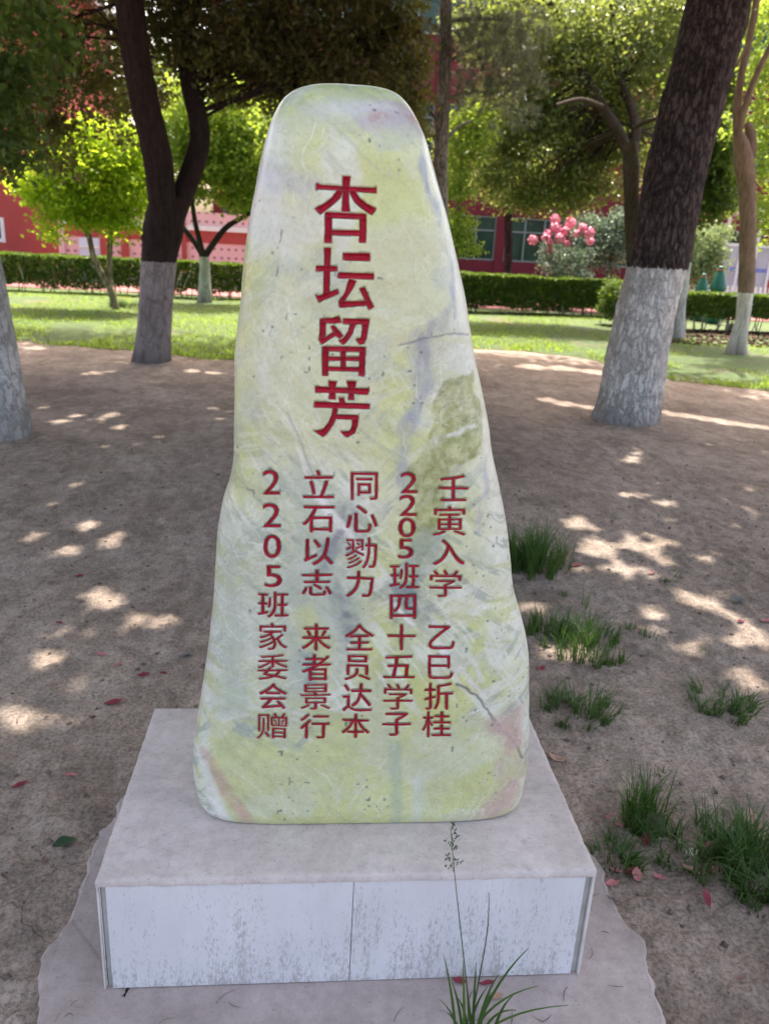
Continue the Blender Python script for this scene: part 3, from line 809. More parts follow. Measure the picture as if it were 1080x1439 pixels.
carve = np.zeros((NR, NF))
FXZ = np.stack([SX[:, :NF].ravel(), SZ[:, :NF].ravel()], 1)
glyph_meshes = []
for polys, strokes, dmax in chars:
    allp = np.concatenate(polys)
    mn, mx = allp.min(0), allp.max(0)
    k = np.where((FXZ[:, 0] > mn[0] - 0.004) & (FXZ[:, 0] < mx[0] + 0.004) & (FXZ[:, 1] > mn[1] - 0.004) & (FXZ[:, 1] < mx[1] + 0.004))[0]
    s = glyph_sdf(FXZ[k], polys, strokes)
    dep = np.where(s > -0.0011, 0.0030 + np.minimum(np.maximum(s, 0) * 1.45, dmax * 1.15), 0)
    cf = carve.ravel()
    cf[k] = np.maximum(cf[k], dep)
    # paint-filled floor of the cut, a mesh of its own
    step = 0.0024
    ii, jj = np.meshgrid(np.arange(mn[0], mx[0], step), np.arange(mn[1], mx[1], step))
    gp = np.stack([ii.ravel(), jj.ravel()], 1) + rng.normal(0, step * 0.08, (ii.size, 2))
    gs = glyph_sdf(gp, polys, strokes)
    gp = gp[gs > step * 0.35]
    vs, es = [], []
    for p in polys:
        o = len(vs)
        for a, b in zip(p, np.roll(p, -1, 0)):
            vs.append(Vector(a))
        es += [(o + t_, o + (t_ + 1) % len(p)) for t_ in range(len(p))]
    vs += [Vector(g_) for g_ in gp]
    res = delaunay_2d_cdt(vs, es, [], 0, 1e-7)
    cv = np.array([[a.x, a.y] for a in res[0]])
    cfc = np.array([f for f in res[2] if len(f) == 3])
    cen = cv[cfc].mean(1)
    cfc = cfc[glyph_sdf(cen, polys, strokes) > 0]
    sv = np.maximum(glyph_sdf(cv, polys, strokes), 0)
    sv[sv < 2e-5] = 0
    yv = stone_front(cv[:, 0], cv[:, 1]) - 0.0005 + np.minimum(sv * 1.35, dmax)
    glyph_meshes.append((np.stack([cv[:, 0], yv, cv[:, 1]], 1), cfc))
SY[:, :NF] += carve

# --- marbling: the stone's own colours, plus sky light painted down both side edges, laid out over its face in metres
FX, FZ = SX.ravel(), SZ.ravel()
SXZ = np.stack([FX, FZ], 1)
Pn = np.stack([FX, SY.ravel(), FZ], 1)


def face_line(pts):
    return np.array([on_y(u, v, 1.352)[[0, 2]] for u, v in pts])


def line_d(pts, warp=0.012, wsc=14, seed=0):
    A = face_line(pts)
    W = np.stack([vnoise(Pn * wsc, 60 + seed) - 0.5, vnoise(Pn * wsc, 70 + seed) - 0.5], 1) * 2 * warp
    W += np.stack([vnoise(Pn * wsc * 4, 80 + seed) - 0.5, vnoise(Pn * wsc * 4, 90 + seed) - 0.5], 1) * warp * 0.6
    Q = SXZ + W
    d = np.full(len(Q), 1e9)
    for a, b in zip(A[:-1], A[1:]):
        ab = b - a
        t = np.clip(((Q - a) @ ab) / max(ab @ ab, 1e-18), 0, 1)
        d = np.minimum(d, np.hypot(Q[:, 0] - a[0] - t * ab[0], Q[:, 1] - a[1] - t * ab[1]))
    return d


def poly_m(pts, soft=0.012, warp=0.02, wsc=16, seed=0):
    A = face_line(pts)
    W = np.stack([fbm(Pn * wsc, 3, 160 + seed) - 0.5, fbm(Pn * wsc, 3, 170 + seed) - 0.5], 1) * 2 * warp
    Q = SXZ + W
    d = seg_dist(Q, A)
    return smooth(-soft, soft, np.where(inside(Q, A), d, -d))


def lay(col, m, c):
    return col + (np.array(c) - col) * m[:, None]


def n3(sc, seed, o=4, st=(1, 1, 1), g=0.5):
    return fbm(Pn * np.array(st) * sc, o, seed, g)


col = np.tile(np.array([0.575, 0.60, 0.405]), (len(FX), 1))
zz = (FZ - ZB) / (ZT - ZB)
ca = n3(6, 301, 4)
col = lay(col, smooth(0.42, 0.56, ca) * 0.85, (0.555, 0.60, 0.285))             # yellow-green body
col = lay(col, smooth(0.52, 0.62, n3(7, 302, 6, (1, 1, 0.6), 0.6)) * 0.75, (0.65, 0.67, 0.60))   # whitish clouds
col = lay(col, smooth(0.52, 0.62, n3(9, 303, 6, (1, 1, 1), 0.6)) * 0.6, (0.47, 0.51, 0.43))     # grey-green clouds
low = smooth(0.34, 0.05, zz)
col = lay(col, low * smooth(0.38, 0.52, n3(5, 304, 5, (1, 1, 1), 0.6)) * 0.9, (0.58, 0.61, 0.25))          # lime patches low down
col = lay(col, low * smooth(0.52, 0.62, n3(8, 305, 5)) * 0.8, (0.53, 0.565, 0.50))
lft = smooth(0.30, 0.0, (FX - np.repeat(XL, NCOL)) / np.repeat(2 * HA, NCOL))
col = lay(col, lft * smooth(0.38, 0.6, n3(10, 306, 4, (1, 1, 0.4))) * 0.85, (0.65, 0.66, 0.64))  # left edge paled in the colour, standing in for sky light on it
rgt = smooth(0.80, 1.0, (FX - np.repeat(XL, NCOL)) / np.repeat(2 * HA, NCOL))
col = lay(col, rgt * 0.6, (0.68, 0.70, 0.66))  # right edge brightened in the colour, as the open sky would light it
# slanting grain: crisp darker and paler streaks running both ways across the face
for s_, (an, st_, c_) in enumerate([(0.95, (70, 9), (0.34, 0.385, 0.325)), (-0.75, (60, 8), (0.36, 0.41, 0.365)), (0.6, (90, 12), (0.68, 0.70, 0.62)), (-1.1, (80, 10), (0.68, 0.69, 0.62)), (1.35, (48, 6), (0.50, 0.53, 0.30))]):
    ra = FX * math.cos(an) + FZ * math.sin(an) + 0.02 * (n3(9, 400 + s_, 3) - 0.5)
    rb_ = -FX * math.sin(an) + FZ * math.cos(an)
    g_ = fbm(np.stack([ra * st_[0], rb_ * st_[1], SY.ravel() * 8 + s_ * 7], 1), 5, 420 + s_, 0.6)
    where = smooth(0.40, 0.60, n3(5, 440 + s_, 3))
    col = lay(col, smooth(0.54, 0.63, g_) * where * (0.75 - 0.42 * smooth(0.45, 0.62, zz)), c_)
gm = poly_m([(335, 690), (430, 650), (500, 700), (520, 860), (480, 960), (420, 1010), (300, 1010), (300, 800)], 0.03, 0.04, 9, 31)
col = lay(col, gm * (0.25 + 0.55 * smooth(0.36, 0.58, n3(13, 451, 5, (1, 1, 0.6), 0.6))), (0.455, 0.505, 0.43))
gm = poly_m([(282, 1005), (330, 1040), (400, 1050), (470, 1000), (540, 985), (640, 1000), (700, 1010), (735, 1050), (725, 1160), (300, 1160)], 0.010, 0.03, 12, 32)
col = lay(col, gm * 0.72, (0.56, 0.59, 0.30))
col = lay(col, gm * smooth(0.50, 0.60, n3(12, 452, 6, (1, 1, 1), 0.62)) * 0.6, (0.58, 0.60, 0.47))
gm = poly_m([(420, 850), (450, 840), (470, 900), (450, 980), (430, 900)], 0.015, 0.03, 14, 33)
col = lay(col, gm * 0.6, (0.57, 0.59, 0.27))
# blue-grey seam down the right shoulder
d = line_d([(600, 200), (618, 270), (632, 330), (640, 400), (622, 440), (604, 480), (597, 530), (588, 570), (580, 620), (570, 690)], 0.02, 12, 1)
wdt = 0.006 + 0.045 * n3(14, 311, 4) ** 1.6
col = lay(col, smooth(1.0, 0.2, d / wdt) * (0.15 + 0.85 * smooth(0.38, 0.58, n3(38, 312, 5, (1, 1, 0.35)))), (0.36, 0.385, 0.405))
d = line_d([(676, 655), (684, 690), (672, 730), (665, 760), (650, 785)], 0.008, 20, 2)
col = lay(col, smooth(0.013, 0.001, d) * (0.1 + 0.8 * smooth(0.42, 0.62, n3(60, 313, 4, (1, 1, 0.4)))), (0.43, 0.44, 0.455))
# mossy green inclusion
m1 = poly_m([(604, 560), (625, 525), (662, 525), (676, 575), (684, 600), (672, 640), (640, 650), (620, 690), (612, 745), (588, 790), (572, 770), (580, 700), (572, 660), (590, 625), (606, 600)], 0.003, 0.014, 30, 3)
mg = n3(60, 321, 4)
mg2 = smooth(0.42, 0.58, n3(110, 322, 3))
cg = np.array([0.35, 0.375, 0.20]) + (mg[:, None] - 0.5) * np.array([0.42, 0.42, 0.30]) + (mg2[:, None] - 0.5) * 0.10
col = col + (cg - col) * (m1 * 0.76)[:, None]
m2 = poly_m([(585, 735), (625, 760), (600, 790), (560, 800), (556, 770)], 0.015, 0.02, 20, 4)
col = lay(col, m2 * 0.65, (0.34, 0.40, 0.35))
d = line_d([(575, 640), (610, 618), (650, 602), (686, 596)], 0.008, 18, 5)
col = lay(col, smooth(1.0, 0.15, d / (0.002 + 0.014 * n3(30, 323, 4))) * (0.25 + 0.7 * smooth(0.35, 0.55, n3(45, 324, 4))), (0.60, 0.625, 0.56))
# blue-grey smudges between the columns
for pts, s in (([(470, 800), (490, 820), (505, 870), (480, 890), (468, 850)], 6), ([(455, 745), (475, 735), (470, 790), (452, 800)], 7), ([(545, 800), (585, 800), (600, 860), (560, 870)], 8), ([(430, 900), (450, 905), (445, 950), (425, 960)], 9), ([(480, 700), (500, 690), (495, 760), (478, 770)], 10)):
    col = lay(col, poly_m(pts, 0.02, 0.03, 18, s) * (0.35 + 0.6 * smooth(0.35, 0.6, n3(34, 330 + s, 4))), (0.255, 0.29, 0.295))
# long pale vein with a grey heart, top left to bottom right
vein = [(395, 560), (420, 615), (440, 660), (466, 705), (492, 745), (520, 790), (545, 830), (575, 865), (612, 905), (650, 945), (690, 995), (735, 1050)]
d = line_d(vein, 0.010, 16, 11)
col = lay(col, smooth(1.0, 0.1, d / (0.003 + 0.022 * n3(22, 341, 4) ** 1.5)) * (0.15 + 0.8 * smooth(0.38, 0.58, n3(24, 340, 4))), (0.72, 0.71, 0.68))
d = line_d([(640, 955), (668, 975), (690, 1005), (715, 1040), (738, 1075)], 0.007, 22, 12)
col = lay(col, smooth(0.0042, 0.0012, d) * 0.9, (0.20, 0.185, 0.20))
d = line_d([(405, 575), (425, 620), (440, 660)], 0.004, 26, 13)
col = lay(col, smooth(0.003, 0.001, d) * 0.55, (0.33, 0.32, 0.33))
d = line_d([(460, 770), (470, 755), (478, 740)], 0.005, 26, 14)
col = lay(col, smooth(0.010, 0.002, d) * 0.7, (0.27, 0.28, 0.32))
# hairline crack across the right shoulder, dotted crack down the left side
d = line_d([(560, 482), (590, 474), (625, 469), (662, 472)], 0.003, 30, 15)
col = lay(col, smooth(0.0026, 0.0008, d) * 0.75, (0.24, 0.25, 0.27))
d = line_d([(398, 325), (390, 380), (386, 430), (378, 470)], 0.003, 25, 16)
col = lay(col, smooth(0.0026, 0.0008, d) * smooth(0.5, 0.58, n3(60, 345, 2)) * 0.8, (0.2, 0.21, 0.22))
# crown: lavender band and a brown-pink patch
d = line_d([(440, 172), (480, 166), (520, 160), (560, 163), (592, 172)], 0.014, 14, 17)
col = lay(col, smooth(0.032, 0.006, d) * (0.3 + 0.6 * smooth(0.35, 0.6, n3(26, 350, 4, (0.4, 1, 1)))), (0.47, 0.45, 0.485))
m3 = poly_m([(515, 168), (530, 150), (560, 138), (585, 150), (596, 172), (560, 168), (525, 178)], 0.012, 0.02, 22, 18)
col = lay(col, m3 * (0.35 + 0.6 * smooth(0.4, 0.6, n3(70, 351, 4))), (0.43, 0.31, 0.30))
m3 = poly_m([(430, 150), (470, 128), (540, 128), (570, 150), (520, 158), (450, 165)], 0.015, 0.02, 18, 19)
col = lay(col, m3 * 0.55, (0.62, 0.63, 0.66))
d = line_d([(360, 252), (400, 246), (430, 252)], 0.02, 16, 20)
col = lay(col, smooth(0.03, 0.005, d) * 0.5, (0.48, 0.48, 0.52))
# foot: brown-pink bands at both corners, green in the middle
d = line_d([(288, 1070), (310, 1095), (330, 1125), (348, 1155)], 0.01, 18, 21)
col = lay(col, smooth(0.022, 0.006, d) * (0.45 + 0.5 * n3(40, 360, 3)), (0.50, 0.36, 0.30))
d = line_d([(278, 1085), (300, 1120), (320, 1150)], 0.01, 18, 22)
col = lay(col, smooth(0.02, 0.004, d) * 0.75, (0.70, 0.69, 0.66))
m4 = poly_m([(690, 1010), (742, 1000), (742, 1080), (725, 1130), (690, 1150), (660, 1150), (700, 1100)], 0.02, 0.025, 14, 23)
col = lay(col, m4 * (0.3 + 0.6 * smooth(0.38, 0.58, n3(26, 361, 5, (1, 1, 1), 0.6))), (0.52, 0.385, 0.35))
d = line_d([(556, 1040), (552, 1090), (558, 1150)], 0.012, 16, 24)
col = lay(col, smooth(0.02, 0.004, d) * 0.6, (0.40, 0.47, 0.36))
d = line_d([(590, 1090), (586, 1150)], 0.01, 18, 25)
col = lay(col, smooth(0.02, 0.004, d) * 0.5, (0.58, 0.62, 0.58))
# fans of fine pale scratches
for s_, (u0, v0, u1, v1, k_) in enumerate([(300, 760, 420, 1010, 26), (640, 830, 735, 1000, 24), (340, 450, 430, 640, 16), (380, 180, 470, 330, 14), (480, 1040, 700, 1140, 16), (540, 480, 670, 600, 12), (330, 1040, 500, 1140, 14)]):
    rs = np.random.default_rng(900 + s_)
    for _ in range(k_):
        ua, va = rs.uniform(u0, u1), rs.uniform(v0, v1)
        an = rs.normal(2.45 if s_ in (1, 4) else (0.55 if s_ == 0 else 1.2), 0.35)
        ln = rs.uniform(25, 90)
        pts = [(ua - math.cos(an) * ln / 2, va - math.sin(an) * ln / 2), (ua + rs.normal(0, 3), va + rs.normal(0, 3)), (ua + math.cos(an) * ln / 2, va + math.sin(an) * ln / 2)]
        A = face_line(pts)
        kk_ = np.where((FX > A[:, 0].min() - 0.01) & (FX < A[:, 0].max() + 0.01) & (FZ > A[:, 1].min() - 0.01) & (FZ < A[:, 1].max() + 0.01) & (SY.ravel() < 1.47))[0]
        Qs = SXZ[kk_] + np.stack([vnoise(Pn[kk_] * 40, 910) - 0.5, vnoise(Pn[kk_] * 40, 911) - 0.5], 1) * 0.008
        dk = np.full(len(kk_), 1e9)
        for a_, b_ in zip(A[:-1], A[1:]):
            ab = b_ - a_
            t_ = np.clip(((Qs - a_) @ ab) / max(ab @ ab, 1e-18), 0, 1)
            dk = np.minimum(dk, np.hypot(Qs[:, 0] - a_[0] - t_ * ab[0], Qs[:, 1] - a_[1] - t_ * ab[1]))
        m_ = smooth(0.0018, 0.0004, dk) * smooth(0.3, 0.6, vnoise(Pn[kk_] * 50, 915)) * rs.uniform(0.1, 0.55)
        col[kk_] += (np.array((0.74, 0.76, 0.70)) - col[kk_]) * m_[:, None]
# dark pin specks
sp = vnoise(Pn * 130, 371)
spm = smooth(0.885, 0.95, sp + 0.10 * (n3(260, 373, 2) - 0.5)) * smooth(0.48, 0.60, n3(9, 372, 3))
col = lay(col, spm * 0.8, (0.14, 0.16, 0.17))
col = np.clip((col + (col - 0.52) * 0.08) * 1.0 * (0.95 + 0.10 * n3(45, 380, 4))[:, None], 0.02, 0.9)

V = np.stack([SX.ravel(), SY.ravel(), SZ.ravel()], 1)
SO = np.array([XC[0], 1.487, ZB])
i = (np.arange(NR - 1)[:, None] * NCOL + np.arange(NCOL)[None, :]).ravel()
j = (np.arange(NR - 1)[:, None] * NCOL + (np.arange(NCOL)[None, :] + 1) % NCOL).ravel()
F = np.stack([i, j, j + NCOL, i + NCOL], 1)
V = np.concatenate([V, [[XC[0], YC[0], ZB]], [[XC[-1], YC[-1], ZT + 0.0015]]])
nb = len(V)
kk = np.arange(NCOL)
k2 = (kk + 1) % NCOL
top = (NR - 1) * NCOL
capf = np.concatenate([np.stack([k2, kk, np.full(NCOL, nb - 2)], 1), np.stack([top + kk, top + k2, np.full(NCOL, nb - 1)], 1)])

ms_, nts, bs = mat_new('pale_green_marble')
at = N(nts, 'ShaderNodeAttribute', attribute_name='marble')
cos_ = coord(nts)
wn1 = noise(nts, cos_, 9, 4)
wmx = N(nts, 'ShaderNodeMix', data_type='VECTOR')
wmx.inputs[0].default_value = 0.13
nts.links.new(mapped(nts, cos_, (1, 1, 0.7)), wmx.inputs[4])
nts.links.new(wn1.outputs['Color'], wmx.inputs[5])
scr = []
for sc_, w_ in ((15, 0.022), (31, 0.030)):
    vv = N(nts, 'ShaderNodeTexVoronoi', feature='DISTANCE_TO_EDGE', inp={'Scale': sc_})
    nts.links.new(wmx.outputs[1], vv.inputs['Vector'])
    scr.append(ramp(nts, vv.outputs['Distance'], [(0.0, (1, 1, 1)), (w_, (0, 0, 0))]).outputs[0])
patch = ramp(nts, noise(nts, cos_, 6, 3).outputs[0], [(0.45, (0, 0, 0)), (0.62, (1, 1, 1))])
patch2 = ramp(nts, noise(nts, mapped(nts, cos_, (1, 1, 1), (5, 5, 5)), 8, 3).outputs[0], [(0.5, (0, 0, 0)), (0.66, (1, 1, 1))])
w1 = math_(nts, 'MULTIPLY', scr[0], patch.outputs[0])
w2 = math_(nts, 'MULTIPLY', scr[1], patch2.outputs[0])
web = math_(nts, 'MULTIPLY', math_(nts, 'MAXIMUM', w1, w2), 0.36)
mid = noise(nts, cos_, 42, 6, 0.72, 0.6)
midr = ramp(nts, mid.outputs[0], [(0.30, (0.90, 0.92, 0.90)), (0.52, (1, 1, 1)), (0.70, (1.06, 1.055, 1.05))])
cm = mix(nts, 1.0, at.outputs[0], midr.outputs[0], 'MULTIPLY')
c_ = mix(nts, web, cm, (0.82, 0.83, 0.79))
fine = ramp(nts, noise(nts, cos_, 170, 4, 0.7).outputs[0], [(0.28, (0.86, 0.86, 0.86)), (0.5, (1.02, 1.02, 1.02))])
c_ = mix(nts, 1.0, c_, fine.outputs[0], 'MULTIPLY')
scrat = noise(nts, mapped(nts, cos_, (1, 1, 5.0)), 55, 4, 0.7)
sc2 = ramp(nts, scrat.outputs[0], [(0.62, (0, 0, 0)), (0.72, (1, 1, 1))])
c_ = mix(nts, math_(nts, 'MULTIPLY', sc2.outputs[0], 0.22), c_, (0.78, 0.79, 0.77))
nts.links.new(c_, bs.inputs['Base Color'])
rgh = ramp(nts, noise(nts, cos_, 14, 4).outputs[0], [(0.3, (0.24, 0.24, 0.24)), (0.7, (0.42, 0.42, 0.42))])
nts.links.new(rgh.outputs[0], bs.inputs['Roughness'])
bs.inputs['Specular IOR Level'].default_value = 0.5
hb = math_(nts, 'ADD', math_(nts, 'MULTIPLY', noise(nts, cos_, 80, 4, 0.65).outputs[0], 0.8), math_(nts, 'MULTIPLY', web, -0.3))
bump(nts, bs, hb, 0.14, 0.004)

stone = np_mesh('inscribed_stone', V - SO, [F, capf], ms_, None, SO, True)
ca_ = stone.data.color_attributes.new('marble', 'FLOAT_COLOR', 'POINT')
rgba = np.ones((len(stone.data.vertices), 4), dtype=np.float32)
rgba[:len(col), :3] = col
rgba[len(col):, :3] = (0.6, 0.6, 0.55)
ca_.data.foreach_set('color', rgba.ravel())
tag(stone, 'tall pale green marble stone carved with red Chinese characters, standing upright on the pedestal', 'monument')
for gv, gf in glyph_meshes:
    np_mesh('carved_character', gv - SO, gf, mr, stone)

# ------------------------------------------------------------------ ground, apron, lawn, far paving
ax_near_x = np.concatenate([np.linspace(-60, -6, 28), np.linspace(-5.8, -1.7, 60), np.linspace(-1.69, 2.6, 330), np.linspace(2.65, 6.5, 60), np.linspace(6.8, 70, 30)])
ax_near_y = np.concatenate([np.linspace(-40, 0.2, 24), np.linspace(0.5, 4.2, 300), np.linspace(4.25, 9, 110), np.linspace(9.2, 22, 50), np.linspace(23, 160, 24)])
GX, GY = np.meshgrid(ax_near_x, ax_near_y)
gx, gy = GX.ravel(), GY.ravel()
Q = np.stack([gx, gy, 0 * gx], 1)
near = smooth(9, 4, gy) * smooth(-6, -3, gx) * smooth(7, 4, gx)
GZ = -0.016 + (fbm(Q * 0.8, 3, 501) - 0.5) * 0.05 * smooth(0.3, 1.5, np.hypot(gx - 0.1, (gy - 1.5) * 1.2) - 0.5)
GZ += near * ((fbm(Q * 7, 4, 511) - 0.5) * 0.026 + (np.maximum(fbm(Q * 30, 3, 521) - 0.48, 0)) * 0.034)
far = smooth(18, 24, gy)
GZ = GZ * (1 - far) - 0.03 * far
m, nt, b = mat_new('bare_earth')
co = coord(nt)
n1 = noise(nt, co, 1.1, 5, 0.6)
n2 = noise(nt, co, 16, 6, 0.7)
n3_ = noise(nt, co, 95, 4, 0.7)
base = ramp(nt, n1.outputs[0], [(0.28, (0.255, 0.202, 0.167)), (0.5, (0.34, 0.275, 0.23)), (0.72, (0.40, 0.332, 0.283))])
mot = ramp(nt, n2.outputs[0], [(0.28, (0.66, 0.66, 0.66)), (0.66, (1.16, 1.14, 1.12))])
c = mix(nt, 1.0, base.outputs[0], mot.outputs[0], 'MULTIPLY')
gr = ramp(nt, n3_.outputs[0], [(0.32, (0.5, 0.5, 0.5)), (0.58, (1.12, 1.12, 1.12))])
c = mix(nt, 1.0, c, gr.outputs[0], 'MULTIPLY')
wob = noise(nt, co, 3.5, 4)
wv = N(nt, 'ShaderNodeMix', data_type='VECTOR')
wv.inputs[0].default_value = 0.22
nt.links.new(co, wv.inputs[4])
nt.links.new(wob.outputs['Color'], wv.inputs[5])
vor = N(nt, 'ShaderNodeTexVoronoi', feature='DISTANCE_TO_EDGE', inp={'Scale': 6.5})
nt.links.new(wv.outputs[1], vor.inputs['Vector'])
ck = ramp(nt, vor.outputs['Distance'], [(0.0, (1, 1, 1)), (0.014, (0, 0, 0))])
ckm = ramp(nt, noise(nt, mapped(nt, co, (1, 1, 1), (4, 2, 0)), 1.6, 3).outputs[0], [(0.46, (0, 0, 0)), (0.6, (1, 1, 1))])
ckf = math_(nt, 'MULTIPLY', ck.outputs[0], ckm.outputs[0])
c = mix(nt, math_(nt, 'MULTIPLY', ckf, 0.2), c, (0.06, 0.048, 0.04))
crumb = ramp(nt, noise(nt, mapped(nt, co, (1, 1, 1), (9, 9, 0)), 46, 3, 0.75).outputs[0], [(0.64, (0, 0, 0)), (0.7, (1, 1, 1))])
c = mix(nt, math_(nt, 'MULTIPLY', crumb.outputs[0], 0.55), c, (0.075, 0.055, 0.045))
big = ramp(nt, noise(nt, mapped(nt, co, (1, 1, 1), (2, 8, 0)), 0.55, 5, 0.6).outputs[0], [(0.32, (0.74, 0.73, 0.73)), (0.5, (1, 1, 1)), (0.68, (1.10, 1.09, 1.07))])
c = mix(nt, 1.0, c, big.outputs[0], 'MULTIPLY')
scuff = ramp(nt, noise(nt, mapped(nt, co, (1.6, 0.8, 1), (1, 5, 0)), 4.2, 5, 0.65, 0.8).outputs[0], [(0.42, (0.80, 0.79, 0.78)), (0.56, (1.04, 1.04, 1.04))])
c = mix(nt, 1.0, c, scuff.outputs[0], 'MULTIPLY')
nt.links.new(c, b.inputs['Base Color'])
b.inputs['Roughness'].default_value = 0.95
b.inputs['Specular IOR Level'].default_value = 0.1
hh = math_(nt, 'ADD', math_(nt, 'MULTIPLY', n2.outputs[0], 0.9), math_(nt, 'MULTIPLY', n3_.outputs[0], 0.5))
hh = math_(nt, 'ADD', hh, math_(nt, 'MULTIPLY', ckf, -0.35))
bump(nt, b, hh, 0.62, 0.014)
nxg, nyg = len(ax_near_x), len(ax_near_y)
i = (np.arange(nyg - 1)[:, None] * nxg + np.arange(nxg - 1)[None, :]).ravel()
ground = np_mesh('ground', np.stack([gx, gy, GZ], 1), np.stack([i, i + 1, i + nxg + 1, i + nxg], 1), m, smooth_=True)
tag(ground, 'bare trodden earth around the pedestal and under the trees', 'ground', kind='structure')


def ground_z(x, y):
    ix = np.interp(x, ax_near_x, np.arange(nxg))
    iy = np.interp(y, ax_near_y, np.arange(nyg))
    x0, y0 = np.clip(ix.astype(int), 0, nxg - 2), np.clip(iy.astype(int), 0, nyg - 2)
    fx_, fy_ = ix - x0, iy - y0
    G = GZ.reshape(nyg, nxg)
    return G[y0, x0] * (1 - fx_) * (1 - fy_) + G[y0, x0 + 1] * fx_ * (1 - fy_) + G[y0 + 1, x0] * (1 - fx_) * fy_ + G[y0 + 1, x0 + 1] * fx_ * fy_


def gpt(u, v):
    p = on_z(u, v, -0.012)
    return np.array([p[0], p[1], float(ground_z(p[:1], p[1:2])[0])])


# rough cement apron under the pedestal
ap = [(222, 1030), (205, 1052), (186, 1090), (168, 1118), (152, 1145), (138, 1172), (122, 1215), (112, 1255), (100, 1285), (82, 1315), (60, 1338), (52, 1372), (60, 1405), (70, 1430)]
apr = [(938, 1436), (918, 1395), (908, 1350), (896, 1318), (880, 1285), (862, 1255), (846, 1225), (826, 1192)]
pts = [on_z(u, v, 0)[:2] for u, v in ap] + [np.array([-0.47, 1.06]), np.array([-0.40, 0.92]), np.array([-0.2, 0.84]), np.array([0.5, 0.84]), np.array([0.66, 0.95])] + [on_z(u, v, 0)[:2] for u, v in apr] + [np.array([0.66, 1.75]), np.array([0.60, 1.90]), np.array([-0.36, 1.92])]
out = []
for a, b2 in zip(pts, pts[1:] + pts[:1]):
    L = np.linalg.norm(b2 - a)
    n_ = max(2, int(L / 0.010))
    for t in range(n_): out.append(a + (b2 - a) * t / n_)
out = np.array(out)
Q = np.stack([out[:, 0], out[:, 1], 0 * out[:, 0]], 1)
cen = out.mean(0)
dirs = (out - cen) / np.linalg.norm(out - cen, axis=1)[:, None]
out += dirs * ((fbm(Q * 14, 3, 601) - 0.5) * 0.05 + (fbm(Q * 60, 3, 602) - 0.5) * 0.016)[:, None]
bm = bmesh.new()
no = len(out)
rings = []
for zt, ins in ((-0.05, 0.0), (-0.007, 0.0), (-0.0015, 0.007)):
    rings.append([bm.verts.new((p[0] - d_[0] * ins, p[1] - d_[1] * ins, zt + 0.002 * random.random())) for p, d_ in zip(out, dirs)])
for r0, r1 in zip(rings, rings[1:]):
    for k in range(no):
        bm.faces.new((r0[k], r0[(k + 1) % no], r1[(k + 1) % no], r1[k]))
f = bm.faces.new(rings[-1])
bmesh.ops.triangulate(bm, faces=[f])
apron = bm_mesh('cement_apron', bm, M_APRON)
tag(apron, 'irregular rough-edged cement apron poured on the soil around the pedestal foot', 'cement base')

# lawn base sheet, paving beyond the hedges
lawn_edge = [(-14, 11.6), (-6.5, 11.3), (-3.43, 10.6), (-2.4, 10.2), (-1.1, 9.75), (0.4, 10.9), (2.0, 12.1), (2.9, 11.9), (3.7, 11.2), (4.35, 9.4), (5.3, 8.9), (7.5, 8.8), (12, 8.3), (20, 8.0)]
le = np.array(lawn_edge)


def edge_y(x):
    return np.interp(x, le[:, 0], le[:, 1])


m, nt, b = mat_new('lawn_soil')
co = coord(nt)
n1 = noise(nt, co, 0.9, 5, 0.65)
n2 = noise(nt, co, 11, 5, 0.7)
r1 = ramp(nt, n1.outputs[0], [(0.34, (0.14, 0.12, 0.07)), (0.45, (0.06, 0.095, 0.025)), (0.7, (0.085, 0.14, 0.03))])
r2 = ramp(nt, n2.outputs[0], [(0.3, (0.6, 0.6, 0.6)), (0.65, (1.1, 1.1, 1.1))])
nt.links.new(mix(nt, 1.0, r1.outputs[0], r2.outputs[0], 'MULTIPLY'), b.inputs['Base Color'])
b.inputs['Roughness'].default_value = 0.95
bump(nt, b, n2.outputs[0], 0.8, 0.03)
xs = np.linspace(-16, 20, 220)
ty = np.linspace(0, 1, 40)
yb_ = edge_y(xs) + (fbm(np.stack([xs * 1.5, 0 * xs, 0 * xs], 1), 4, 611) - 0.5) * 0.7
LX = np.repeat(xs[None, :], 40, 0)
LY = yb_[None, :] + (19.6 - yb_[None, :]) * ty[:, None]
LZ = ground_z(LX.ravel(), LY.ravel()) + 0.006 + 0.03 * np.minimum(ty[:, None] * 8, 1).repeat(220, 1).ravel()
i = (np.arange(39)[:, None] * 220 + np.arange(219)[None, :]).ravel()
o_ = np_mesh('lawn', np.stack([LX.ravel(), LY.ravel(), LZ], 1), np.stack([i, i + 1, i + 221, i + 220], 1), m, smooth_=True)
tag(o_, 'patchy lawn strip between the bare earth and the hedges', 'lawn', kind='structure')

m_pave = simple_mat('pink_paving', (0.30, 0.125, 0.12), 0.85, 0.2, 0.18, 1.5, 0.1)
xs2 = np.array([-40.0, 60.0])
o_ = np_mesh('pavement', [(-40, 19.7, 0.03), (60, 19.7, 0.03), (60, 70, 0.03), (-40, 70, 0.03)], [(0, 1, 2, 3)], m_pave)
tag(o_, 'pinkish red paving behind the hedges', 'pavement', kind='structure')


